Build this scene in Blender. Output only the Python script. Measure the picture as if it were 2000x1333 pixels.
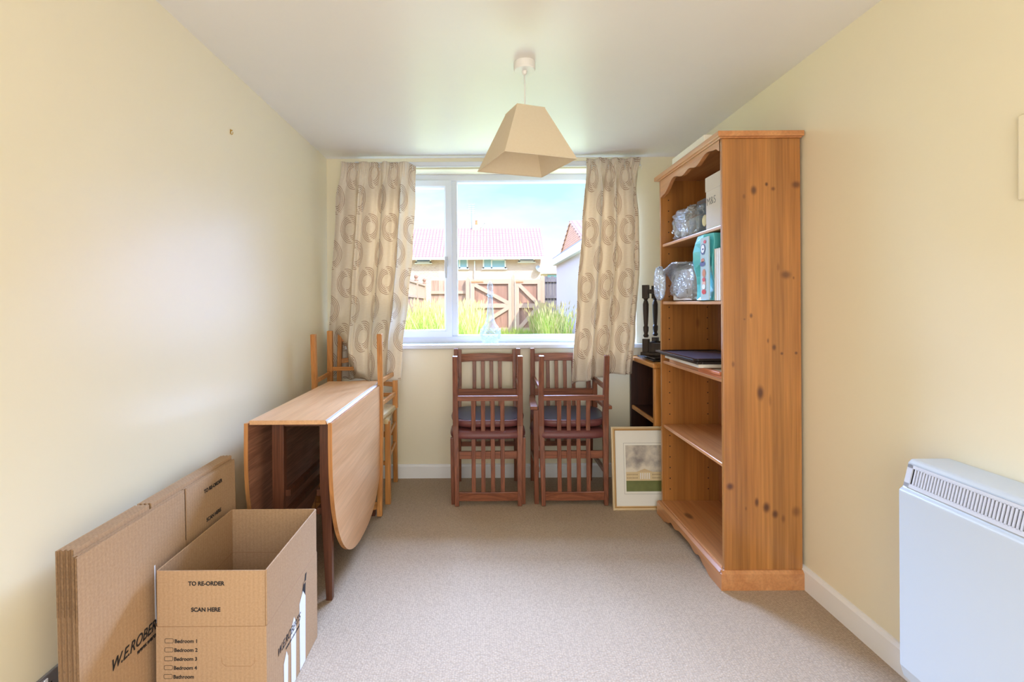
import bpy, math, random
from mathutils import Vector, Matrix, noise
random.seed(7)
S = bpy.context.scene
for o in list(bpy.data.objects): bpy.data.objects.remove(o)
C = S.collection
PI = math.pi
# ------------------------------------------------------------------ camera
F = 975.0; EYE = 1.272; VX, VY = 944.0, 595.0; ROLL = math.radians(0.35)
cam = bpy.data.cameras.new('camera'); camo = bpy.data.objects.new('camera', cam); C.objects.link(camo)
cam.sensor_fit = 'HORIZONTAL'; cam.sensor_width = 36.0; cam.lens = F/2000*36.0
cam.shift_x = (1000-VX)/2000; cam.shift_y = -(666.5-VY)/2000
cam.clip_start = 0.02; cam.clip_end = 500
camo.matrix_world = Matrix.Translation((0, 0, EYE)) @ Matrix.Rotation(PI/2, 4, 'X') @ Matrix.Rotation(-ROLL, 4, 'Z')
S.camera = camo
# ------------------------------------------------------------------ view, world, sun, lamps
S.view_settings.view_transform = 'Standard'; S.view_settings.look = 'None'
S.view_settings.exposure = 0.17; S.view_settings.gamma = 1.0; S.view_settings.use_curve_mapping = False

ALB = 1.0      # overall reflectance factor of the outdoor materials
def lin(r, g=None, b=None):
    if g is None: r, g, b = r
    f = lambda c: (c/255/12.92) if c/255 <= 0.04045 else ((c/255+0.055)/1.055)**2.4
    return (f(r)*ALB, f(g)*ALB, f(b)*ALB, 1)

W = bpy.data.worlds.new('sky'); S.world = W; W.use_nodes = True
nt = W.node_tree; nt.nodes.clear()
tc = nt.nodes.new('ShaderNodeTexCoord'); sp = nt.nodes.new('ShaderNodeSeparateXYZ'); nt.links.new(tc.outputs['Generated'], sp.inputs[0])
rp = nt.nodes.new('ShaderNodeValToRGB'); nt.links.new(sp.outputs['Z'], rp.inputs[0])
e = rp.color_ramp.elements
e[0].position = 0.0; e[0].color = (0.93, 0.95, 0.98, 1)
e[1].position = 1.0; e[1].color = (0.30, 0.50, 1.0, 1)
a_ = e.new(0.10); a_.color = (0.82, 0.93, 1.0, 1)
a_ = e.new(0.20); a_.color = (0.52, 0.86, 1.0, 1)
a_ = e.new(0.45); a_.color = (0.34, 0.55, 1.0, 1)
mp = nt.nodes.new('ShaderNodeMapping'); mp.inputs['Scale'].default_value = (2.0, 2.0, 7.0); nt.links.new(tc.outputs['Generated'], mp.inputs[0])
nz = nt.nodes.new('ShaderNodeTexNoise'); nz.inputs['Scale'].default_value = 1.6; nz.inputs['Detail'].default_value = 5; nt.links.new(mp.outputs[0], nz.inputs['Vector'])
cr = nt.nodes.new('ShaderNodeValToRGB'); cr.color_ramp.elements[0].position = 0.42; cr.color_ramp.elements[1].position = 0.72; nt.links.new(nz.outputs[0], cr.inputs[0])
mx = nt.nodes.new('ShaderNodeMixRGB'); nt.links.new(cr.outputs[0], mx.inputs[0]); nt.links.new(rp.outputs[0], mx.inputs[1]); mx.inputs[2].default_value = (0.90, 0.96, 1.0, 1)
st = nt.nodes.new('ShaderNodeMapRange'); st.inputs[1].default_value = 0.24; st.inputs[2].default_value = 0.42
st.inputs[3].default_value = 1.2; st.inputs[4].default_value = 6.0; nt.links.new(sp.outputs['Z'], st.inputs[0])
bg = nt.nodes.new('ShaderNodeBackground'); nt.links.new(mx.outputs[0], bg.inputs[0]); nt.links.new(st.outputs[0], bg.inputs[1])
ow = nt.nodes.new('ShaderNodeOutputWorld'); nt.links.new(bg.outputs[0], ow.inputs[0])

sun = bpy.data.lights.new('sun', 'SUN'); sun.energy = 7.5; sun.color = (1, 0.95, 0.86); sun.angle = math.radians(0.6)
so = bpy.data.objects.new('sun', sun); C.objects.link(so)
so.rotation_euler = Vector((-0.60, 0.75, -1.0)).to_track_quat('-Z', 'Y').to_euler()   # travels to the left, away from us and down

def area(name, loc, target, sx, sy, power, col):
    l = bpy.data.lights.new(name, 'AREA'); l.shape = 'RECTANGLE'; l.size = sx; l.size_y = sy; l.energy = power; l.color = col
    o = bpy.data.objects.new(name, l); C.objects.link(o); o.location = loc
    o.rotation_euler = (Vector(target)-Vector(loc)).to_track_quat('-Z', 'Y').to_euler(); return o
# warm fill lamp added just inside the opening of the unseen rear wall
area('rear_fill_lamp', (0.15, -1.33, 1.25), (0.15, 3, 1.25), 1.9, 2.0, 36, (1.0, 0.93, 0.83))
# blue fill lamp added high over the garden to brighten the room
area('garden_fill_lamp', (0.1, 8.6, 4.85), (0.1, 3.7, 1.7), 7.0, 2.4, 5000, (0.38, 0.56, 1.0))

# ------------------------------------------------------------------ coordinate helper
ca, sa = math.cos(ROLL), math.sin(ROLL)
def P(px, py, Y):
    """point of the place at depth Y, from measurements on the photograph"""
    dx, dy = px-VX, py-VY
    return Vector(((dx*ca-dy*sa)/F*Y, Y, EYE-(dx*sa+dy*ca)/F*Y))

# ------------------------------------------------------------------ materials
def newmat(name):
    m = bpy.data.materials.new(name); m.use_nodes = True
    n = m.node_tree; b = n.nodes['Principled BSDF']; return m, n, b
def N(n, t, **k):
    x = n.nodes.new(t)
    for a, v in k.items(): setattr(x, a, v)
    return x
def plain(name, col, rough=0.6, metal=0.0, spec=0.5, noise_amt=0.0, nscale=8.0, bump=0.0, bscale=60.0, coat=0.0):
    m, n, b = newmat(name); c = lin(col)
    b.inputs['Base Color'].default_value = c; b.inputs['Roughness'].default_value = rough
    b.inputs['Metallic'].default_value = metal; b.inputs['Specular IOR Level'].default_value = spec
    b.inputs['Coat Weight'].default_value = coat; b.inputs['Coat Roughness'].default_value = 0.3
    t = N(n, 'ShaderNodeTexCoord')
    nz = N(n, 'ShaderNodeTexNoise'); nz.inputs['Scale'].default_value = nscale; nz.inputs['Detail'].default_value = 4
    n.links.new(t.outputs['Object'], nz.inputs['Vector'])
    h = N(n, 'ShaderNodeMapRange'); h.inputs[3].default_value = 1-noise_amt; h.inputs[4].default_value = 1+noise_amt
    n.links.new(nz.outputs[0], h.inputs[0])
    mu = N(n, 'ShaderNodeVectorMath', operation='SCALE'); mu.inputs[0].default_value = c[:3]
    n.links.new(h.outputs[0], mu.inputs['Scale']); n.links.new(mu.outputs[0], b.inputs['Base Color'])
    if bump:
        z2 = N(n, 'ShaderNodeTexNoise'); z2.inputs['Scale'].default_value = bscale; z2.inputs['Detail'].default_value = 3
        n.links.new(t.outputs['Object'], z2.inputs['Vector'])
        bp = N(n, 'ShaderNodeBump'); bp.inputs['Strength'].default_value = bump; bp.inputs['Distance'].default_value = 0.004
        n.links.new(z2.outputs[0], bp.inputs['Height']); n.links.new(bp.outputs[0], b.inputs['Normal'])
    return m
def wood(name, dark, light, axis='Z', scale=1.0, rough=0.38, knots=(), kcol=(82, 42, 22), auto=0.0, boards=0.0, boarddir=0, fine=0.18, spec=0.4, ring=0.5):
    """grain runs along axis; knots = (a, b, ra, rb, strength) in the plane spanned by kplane"""
    m, n, b = newmat(name); L = n.links
    b.inputs['Roughness'].default_value = rough; b.inputs['Specular IOR Level'].default_value = spec
    t = N(n, 'ShaderNodeTexCoord')
    i = 'XYZ'.index(axis)
    sc = [14*scale]*3; sc[i] = 0.9*scale
    mp = N(n, 'ShaderNodeMapping'); mp.inputs['Scale'].default_value = sc; L.new(t.outputs['Object'], mp.inputs[0])
    z = N(n, 'ShaderNodeTexNoise'); z.inputs['Scale'].default_value = 1.0; z.inputs['Detail'].default_value = 3; z.inputs['Distortion'].default_value = 0.7
    L.new(mp.outputs[0], z.inputs['Vector'])
    # rings
    mm = N(n, 'ShaderNodeMath', operation='MULTIPLY'); mm.inputs[1].default_value = 9.0; L.new(z.outputs[0], mm.inputs[0])
    pp = N(n, 'ShaderNodeMath', operation='PINGPONG'); pp.inputs[1].default_value = 1.0; L.new(mm.outputs[0], pp.inputs[0])
    mi = N(n, 'ShaderNodeMath', operation='MULTIPLY'); mi.inputs[1].default_value = ring; L.new(pp.outputs[0], mi.inputs[0])
    sb = N(n, 'ShaderNodeMath', operation='MULTIPLY_ADD'); sb.inputs[1].default_value = 1-ring; L.new(z.outputs[0], sb.inputs[0]); L.new(mi.outputs[0], sb.inputs[2])
    mix = N(n, 'ShaderNodeMixRGB'); mix.inputs[1].default_value = lin(dark); mix.inputs[2].default_value = lin(light); L.new(sb.outputs[0], mix.inputs[0])
    sc2 = [170*scale]*3; sc2[i] = 5*scale
    mp2 = N(n, 'ShaderNodeMapping'); mp2.inputs['Scale'].default_value = sc2; L.new(t.outputs['Object'], mp2.inputs[0])
    z2 = N(n, 'ShaderNodeTexNoise'); z2.inputs['Scale'].default_value = 1.0; z2.inputs['Detail'].default_value = 2; L.new(mp2.outputs[0], z2.inputs['Vector'])
    mr = N(n, 'ShaderNodeMapRange'); mr.inputs[1].default_value = 0.3; mr.inputs[2].default_value = 0.7; mr.inputs[3].default_value = 1-fine; mr.inputs[4].default_value = 1+fine; L.new(z2.outputs[0], mr.inputs[0])
    vs = N(n, 'ShaderNodeVectorMath', operation='SCALE'); L.new(mix.outputs[0], vs.inputs[0]); L.new(mr.outputs[0], vs.inputs['Scale'])
    out = vs.outputs[0]
    if boards:
        sx = N(n, 'ShaderNodeSeparateXYZ'); L.new(t.outputs['Object'], sx.inputs[0])
        dv = N(n, 'ShaderNodeMath', operation='DIVIDE'); dv.inputs[1].default_value = boards; L.new(sx.outputs[boarddir], dv.inputs[0])
        fl = N(n, 'ShaderNodeMath', operation='FLOOR'); L.new(dv.outputs[0], fl.inputs[0])
        wn = N(n, 'ShaderNodeTexWhiteNoise', noise_dimensions='1D'); L.new(fl.outputs[0], wn.inputs['W'])
        mr2 = N(n, 'ShaderNodeMapRange'); mr2.inputs[3].default_value = 0.86; mr2.inputs[4].default_value = 1.12; L.new(wn.outputs['Value'], mr2.inputs[0])
        v3 = N(n, 'ShaderNodeVectorMath', operation='SCALE'); L.new(out, v3.inputs[0]); L.new(mr2.outputs[0], v3.inputs['Scale']); out = v3.outputs[0]
    if auto:
        ms = [5.5, 5.5, 5.5]; ms[i] = 2.6
        mp3 = N(n, 'ShaderNodeMapping'); mp3.inputs['Scale'].default_value = ms; L.new(t.outputs['Object'], mp3.inputs[0])
        vo = N(n, 'ShaderNodeTexVoronoi'); vo.inputs['Scale'].default_value = auto; L.new(mp3.outputs[0], vo.inputs['Vector'])
        k = N(n, 'ShaderNodeMapRange'); k.interpolation_type = 'SMOOTHSTEP'; k.inputs[1].default_value = 0.05; k.inputs[2].default_value = 0.15; k.inputs[3].default_value = 0.85; k.inputs[4].default_value = 0; L.new(vo.outputs['Distance'], k.inputs[0])
        mk = N(n, 'ShaderNodeMixRGB'); mk.inputs[2].default_value = lin(kcol); L.new(k.outputs[0], mk.inputs[0]); L.new(out, mk.inputs[1]); out = mk.outputs[0]
    for (ctr, rad, stg) in knots:
        dd = N(n, 'ShaderNodeVectorMath', operation='SUBTRACT'); dd.inputs[1].default_value = ctr; L.new(t.outputs['Object'], dd.inputs[0])
        ml = N(n, 'ShaderNodeVectorMath', operation='DIVIDE'); ml.inputs[1].default_value = rad; L.new(dd.outputs[0], ml.inputs[0])
        ln = N(n, 'ShaderNodeVectorMath', operation='LENGTH'); L.new(ml.outputs[0], ln.inputs[0])
        k = N(n, 'ShaderNodeMapRange'); k.interpolation_type = 'SMOOTHSTEP'; k.inputs[1].default_value = 0.25; k.inputs[2].default_value = 1.45; k.inputs[3].default_value = stg; k.inputs[4].default_value = 0; L.new(ln.outputs['Value'], k.inputs[0])
        mk = N(n, 'ShaderNodeMixRGB'); mk.inputs[2].default_value = lin(kcol); L.new(k.outputs[0], mk.inputs[0]); L.new(out, mk.inputs[1]); out = mk.outputs[0]
    L.new(out, b.inputs['Base Color'])
    bp = N(n, 'ShaderNodeBump'); bp.inputs['Strength'].default_value = 0.08; bp.inputs['Distance'].default_value = 0.002
    L.new(z2.outputs[0], bp.inputs['Height']); L.new(bp.outputs[0], b.inputs['Normal'])
    return m
def glassmat(name, tint=(1, 1, 1), gloss=0.06, white=0.0, rough=0.02, bumps=0.0, bscale=20):
    m = bpy.data.materials.new(name); m.use_nodes = True; n = m.node_tree; n.nodes.clear(); L = n.links
    tr = N(n, 'ShaderNodeBsdfTransparent'); tr.inputs[0].default_value = (*tint, 1)
    gl = N(n, 'ShaderNodeBsdfGlossy'); gl.inputs['Roughness'].default_value = rough
    lw = N(n, 'ShaderNodeLayerWeight'); lw.inputs[0].default_value = 0.25
    mr = N(n, 'ShaderNodeMapRange'); mr.inputs[3].default_value = gloss; mr.inputs[4].default_value = min(1, gloss*8+0.1)
    L.new(lw.outputs['Fresnel'], mr.inputs[0])
    ms = N(n, 'ShaderNodeMixShader'); L.new(mr.outputs[0], ms.inputs[0]); L.new(tr.outputs[0], ms.inputs[1]); L.new(gl.outputs[0], ms.inputs[2])
    out = ms.outputs[0]
    if white:
        df = N(n, 'ShaderNodeBsdfDiffuse'); df.inputs[0].default_value = (0.85, 0.87, 0.9, 1)
        m2 = N(n, 'ShaderNodeMixShader'); m2.inputs[0].default_value = white; L.new(out, m2.inputs[1]); L.new(df.outputs[0], m2.inputs[2]); out = m2.outputs[0]
    if bumps:
        t = N(n, 'ShaderNodeTexCoord'); z = N(n, 'ShaderNodeTexNoise'); z.inputs['Scale'].default_value = bscale; z.inputs['Distortion'].default_value = 1.5; L.new(t.outputs['Object'], z.inputs['Vector'])
        bp = N(n, 'ShaderNodeBump'); bp.inputs['Strength'].default_value = bumps; bp.inputs['Distance'].default_value = 0.02; L.new(z.outputs[0], bp.inputs['Height']); L.new(bp.outputs[0], gl.inputs['Normal'])
    o = N(n, 'ShaderNodeOutputMaterial'); L.new(out, o.inputs[0]); return m

M = {}
M['wall'] = plain('cream_wall_paint', (240, 230, 200), 0.34, bump=0.08, bscale=45, noise_amt=0.015, nscale=3, spec=0.6, coat=0.35)
M['ceiling'] = plain('white_ceiling_paint', (238, 235, 230), 0.38, noise_amt=0.01, spec=0.6)
M['skirt'] = plain('white_gloss_paint', (238, 236, 232), 0.3, noise_amt=0.01)
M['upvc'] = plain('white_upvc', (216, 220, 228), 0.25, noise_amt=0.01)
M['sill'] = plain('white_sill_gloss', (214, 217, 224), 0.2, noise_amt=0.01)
M['plaster'] = plain('white_plastic', (236, 234, 230), 0.35, noise_amt=0.01)
M['rubber'] = plain('dark_void', (20, 20, 22), 0.8)
M['chrome'] = plain('brushed_metal', (190, 190, 192), 0.3, metal=0.9)
M['greyplate'] = plain('grey_metal_plate', (150, 150, 156), 0.35, metal=0.6)
M['brass'] = plain('brass', (200, 165, 90), 0.3, metal=0.9)
M['glass'] = glassmat('window_glass', (0.97, 0.99, 1.0), 0.004)
M['mahog'] = wood('reddish_brown_wood', (94, 50, 34), (150, 92, 64), 'Z', 1.6, 0.33)
M['mahogx'] = wood('reddish_brown_rail_wood', (100, 54, 36), (156, 96, 66), 'X', 1.6, 0.33)
M['oak'] = wood('honey_beech_wood', (172, 108, 52), (214, 150, 84), 'Z', 1.2, 0.35)
M['oakx'] = wood('honey_beech_rail_wood', (172, 108, 52), (216, 152, 86), 'X', 1.2, 0.35)
M['veneer'] = wood('oak_veneer', (204, 152, 106), (226, 180, 136), 'Y', 0.9, 0.3, fine=0.08, ring=.3)
M['veneerleaf'] = wood('oak_veneer_leaf', (202, 148, 100), (226, 178, 132), 'Y', 0.9, 0.3, fine=0.08, ring=.3)
M['veneeredge'] = wood('oak_edge', (176, 116, 64), (200, 140, 84), 'Z', .5, 0.35)
M['legdark'] = wood('dark_brown_leg_wood', (80, 46, 30), (116, 70, 48), 'Z', 1.4, 0.35)
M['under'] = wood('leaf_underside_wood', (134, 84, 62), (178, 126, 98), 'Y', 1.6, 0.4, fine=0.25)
M['dark'] = wood('blackened_oak', (30, 24, 20), (62, 48, 38), 'Z', 1.6, 0.45)
M['blackframe'] = plain('black_lacquer', (34, 32, 34), 0.25, noise_amt=0.05)
M['maroon'] = plain('maroon_leatherette', (112, 62, 60), 0.42, noise_amt=0.06, bump=0.2, bscale=120)
M['underseat'] = plain('dark_dustcover_cloth', (70, 74, 88), 0.32, noise_amt=0.1)
M['rush'] = plain('woven_rush', (216, 190, 142), 0.75, noise_amt=0.15, nscale=60, bump=0.6, bscale=150)
M['text'] = plain('black_print', (34, 30, 30), 0.7)
M['gold'] = plain('gilt_frame', (196, 158, 104), 0.38, metal=0.25, noise_amt=0.06, nscale=30)
M['goldl'] = plain('gilt_frame_light', (222, 200, 160), 0.38, metal=0.2, noise_amt=0.05, nscale=30)
M['mat'] = plain('ivory_mount_card', (232, 228, 216), 0.8, noise_amt=0.01)
M['white'] = plain('white_card', (238, 238, 242), 0.6, noise_amt=0.01)
M['beige'] = plain('pale_grey_beige_card', (214, 206, 198), 0.6, noise_amt=0.02)
M['plastic_clear'] = glassmat('clear_crinkled_plastic', (0.95, 0.96, 0.98), 0.16, 0.16, 0.12, 1.0, 26)
M['decglass'] = glassmat('cut_glass', (0.93, 0.97, 1.0), 0.10, 0.16, 0.05, 0.8, 40)
M['boxglass'] = glassmat('clear_plastic_case', (0.92, 0.92, 0.93), 0.03, 0.0, 0.05)
M['turq'] = plain('turquoise_gift_paper', (92, 196, 204), 0.22, noise_amt=0.06, bump=0.35, bscale=18)
M['red'] = plain('red_print', (206, 40, 48), 0.4)
M['skin'] = plain('pink_print', (232, 176, 150), 0.5)
M['navy'] = plain('navy_print', (60, 62, 120), 0.5)
M['greyprint'] = plain('grey_print', (170, 196, 200), 0.4)
M['orange'] = plain('orange_brown_frame', (196, 116, 72), 0.4, noise_amt=0.06, nscale=30)
M['greyblue'] = plain('grey_carton', (150, 166, 174), 0.5)
M['charcoal'] = plain('charcoal_carton', (52, 56, 64), 0.4, noise_amt=0.2, nscale=40)
M['enamel'] = plain('white_enamel', (200, 207, 211), 0.3, noise_amt=0.008)
M['vent'] = plain('heater_grille_plastic', (206, 208, 214), 0.35)

def cardboard():
    m, n, b = newmat('brown_corrugated_cardboard'); L = n.links
    b.inputs['Roughness'].default_value = 0.75; b.inputs['Specular IOR Level'].default_value = 0.25
    t = N(n, 'ShaderNodeTexCoord')
    z = N(n, 'ShaderNodeTexNoise'); z.inputs['Scale'].default_value = 180; z.inputs['Detail'].default_value = 3; L.new(t.outputs['Object'], z.inputs['Vector'])
    w = N(n, 'ShaderNodeTexWave'); w.wave_type = 'BANDS'; w.bands_direction = 'DIAGONAL'; w.inputs['Scale'].default_value = 45; w.inputs['Distortion'].default_value = 0.3
    mp = N(n, 'ShaderNodeMapping'); mp.inputs['Scale'].default_value = (1, 1, 0); L.new(t.outputs['Object'], mp.inputs[0]); L.new(mp.outputs[0], w.inputs['Vector'])
    mix = N(n, 'ShaderNodeMixRGB'); mix.inputs[1].default_value = lin(166, 130, 94); mix.inputs[2].default_value = lin(196, 162, 126); L.new(z.outputs[0], mix.inputs[0])
    mr = N(n, 'ShaderNodeMapRange'); mr.inputs[3].default_value = 0.97; mr.inputs[4].default_value = 1.03; L.new(w.outputs[0], mr.inputs[0])
    vs = N(n, 'ShaderNodeVectorMath', operation='SCALE'); L.new(mix.outputs[0], vs.inputs[0]); L.new(mr.outputs[0], vs.inputs['Scale']); L.new(vs.outputs[0], b.inputs['Base Color'])
    bp = N(n, 'ShaderNodeBump'); bp.inputs['Strength'].default_value = 0.12; bp.inputs['Distance'].default_value = 0.001; L.new(w.outputs[0], bp.inputs['Height']); L.new(bp.outputs[0], b.inputs['Normal'])
    return m
M['card'] = cardboard()
M['cardedge'] = plain('cut_cardboard_edge', (128, 98, 68), 0.9, noise_amt=0.45, nscale=140, bump=0.8, bscale=160)

def carpet():
    m, n, b = newmat('oatmeal_loop_carpet'); L = n.links
    b.inputs['Roughness'].default_value = 0.95; b.inputs['Specular IOR Level'].default_value = 0.1
    t = N(n, 'ShaderNodeTexCoord')
    mp = N(n, 'ShaderNodeMapping'); mp.inputs['Scale'].default_value = (1.0, 1.25, 1.0); L.new(t.outputs['Object'], mp.inputs[0])
    v = N(n, 'ShaderNodeTexVoronoi'); v.inputs['Scale'].default_value = 115; v.inputs['Randomness'].default_value = 0.55; L.new(mp.outputs[0], v.inputs['Vector'])
    z = N(n, 'ShaderNodeTexNoise'); z.inputs['Scale'].default_value = 260; L.new(t.outputs['Object'], z.inputs['Vector'])
    mr = N(n, 'ShaderNodeMapRange'); mr.inputs[1].default_value = 0.1; mr.inputs[2].default_value = 0.85; mr.inputs[3].default_value = 1.05; mr.inputs[4].default_value = 0.72; L.new(v.outputs['Distance'], mr.inputs[0])
    mix = N(n, 'ShaderNodeMixRGB'); mix.inputs[1].default_value = lin(170, 145, 118); mix.inputs[2].default_value = lin(201, 179, 154); L.new(z.outputs[0], mix.inputs[0])
    vs = N(n, 'ShaderNodeVectorMath', operation='SCALE'); L.new(mix.outputs[0], vs.inputs[0]); L.new(mr.outputs[0], vs.inputs['Scale']); L.new(vs.outputs[0], b.inputs['Base Color'])
    inv = N(n, 'ShaderNodeMath', operation='SUBTRACT'); inv.inputs[0].default_value = 1; L.new(v.outputs['Distance'], inv.inputs[1])
    bp = N(n, 'ShaderNodeBump'); bp.inputs['Strength'].default_value = 0.5; bp.inputs['Distance'].default_value = 0.004; L.new(inv.outputs[0], bp.inputs['Height']); L.new(bp.outputs[0], b.inputs['Normal'])
    return m
M['carpet'] = carpet()

def curtain_mat():
    m = bpy.data.materials.new('cream_curtain_with_brown_swirls'); m.use_nodes = True; n = m.node_tree; n.nodes.clear(); L = n.links
    def ma(op, a, b=None, c=None):
        x = N(n, 'ShaderNodeMath', operation=op)
        for i, v in enumerate((a, b, c)):
            if v is None: continue
            if isinstance(v, (int, float)): x.inputs[i].default_value = v
            else: L.new(v, x.inputs[i])
        return x.outputs[0]
    uv = N(n, 'ShaderNodeUVMap'); sx = N(n, 'ShaderNodeSeparateXYZ'); L.new(uv.outputs[0], sx.inputs[0])
    CW, CH, R = 0.30, 0.44, 0.094
    def motif(ou, ov):
        cu = ma('DIVIDE', ma('ADD', sx.outputs[0], ou), CW); cv = ma('DIVIDE', ma('ADD', sx.outputs[1], ov), CH)
        fu = ma('MULTIPLY', ma('SUBTRACT', ma('FRACT', cu), 0.5), CW); fv = ma('MULTIPLY', ma('SUBTRACT', ma('FRACT', cv), 0.5), CH*0.80)
        r = ma('SQRT', ma('ADD', ma('MULTIPLY', fu, fu), ma('MULTIPLY', fv, fv)))
        an = ma('ARCTAN2', fv, fu)
        # spiral arms: five turning lines that fade out on one side
        ph = ma('ADD', ma('MULTIPLY', r, 2*PI/0.0118), ma('MULTIPLY', an, 2.0))
        ln = ma('GREATER_THAN', ma('SINE', ph), 0.30)
        band = ma('MULTIPLY', ma('GREATER_THAN', r, 0.042), ma('LESS_THAN', r, R))
        # arcs are broken into sectors
        sec = ma('GREATER_THAN', ma('SINE', ma('ADD', ma('MULTIPLY', an, 2.0), ma('MULTIPLY', r, 26.0))), -0.965)
        return ma('MULTIPLY', ma('MULTIPLY', ln, band), sec)
    mask = ma('MAXIMUM', motif(0.0, 0.0), motif(CW/2, CH/2))
    z = N(n, 'ShaderNodeTexNoise'); z.inputs['Scale'].default_value = 1
    mp = N(n, 'ShaderNodeMapping'); mp.inputs['Scale'].default_value = (25, 260, 1); L.new(uv.outputs[0], mp.inputs[0]); L.new(mp.outputs[0], z.inputs['Vector'])
    base = N(n, 'ShaderNodeMixRGB'); base.inputs[1].default_value = lin(226, 216, 200); base.inputs[2].default_value = lin(246, 240, 230); L.new(z.outputs[0], base.inputs[0])
    col = N(n, 'ShaderNodeMixRGB'); L.new(ma('MULTIPLY', mask, 0.68), col.inputs[0]); L.new(base.outputs[0], col.inputs[1]); col.inputs[2].default_value = lin(158, 116, 86)
    df = N(n, 'ShaderNodeBsdfDiffuse'); L.new(col.outputs[0], df.inputs[0])
    tl = N(n, 'ShaderNodeBsdfTranslucent')
    tcol = N(n, 'ShaderNodeMixRGB', blend_type='MULTIPLY'); tcol.inputs[0].default_value = 1; L.new(col.outputs[0], tcol.inputs[1]); tcol.inputs[2].default_value = (1.0, 0.80, 0.56, 1); L.new(tcol.outputs[0], tl.inputs[0])
    ms = N(n, 'ShaderNodeMixShader'); ms.inputs[0].default_value = 0.22; L.new(df.outputs[0], ms.inputs[1]); L.new(tl.outputs[0], ms.inputs[2])
    bp = N(n, 'ShaderNodeBump'); bp.inputs['Strength'].default_value = 0.15; bp.inputs['Distance'].default_value = 0.002; L.new(z.outputs[0], bp.inputs['Height']); L.new(bp.outputs[0], df.inputs['Normal'])
    o = N(n, 'ShaderNodeOutputMaterial'); L.new(ms.outputs[0], o.inputs[0]); return m
M['curtain'] = curtain_mat()
def shade_mat():
    m = bpy.data.materials.new('cream_lampshade_fabric'); m.use_nodes = True; n = m.node_tree; n.nodes.clear(); L = n.links
    t = N(n, 'ShaderNodeTexCoord'); z = N(n, 'ShaderNodeTexNoise'); z.inputs['Scale'].default_value = 90; L.new(t.outputs['Object'], z.inputs['Vector'])
    c = N(n, 'ShaderNodeMixRGB'); c.inputs[1].default_value = lin(238, 226, 200); c.inputs[2].default_value = lin(244, 234, 212); L.new(z.outputs[0], c.inputs[0])
    df = N(n, 'ShaderNodeBsdfDiffuse'); L.new(c.outputs[0], df.inputs[0]); tl = N(n, 'ShaderNodeBsdfTranslucent'); tl.inputs[0].default_value = (0.9, 0.68, 0.4, 1)
    ms = N(n, 'ShaderNodeMixShader'); ms.inputs[0].default_value = 0.28; L.new(df.outputs[0], ms.inputs[1]); L.new(tl.outputs[0], ms.inputs[2])
    o = N(n, 'ShaderNodeOutputMaterial'); L.new(ms.outputs[0], o.inputs[0]); return m
M['shade'] = shade_mat()

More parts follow.
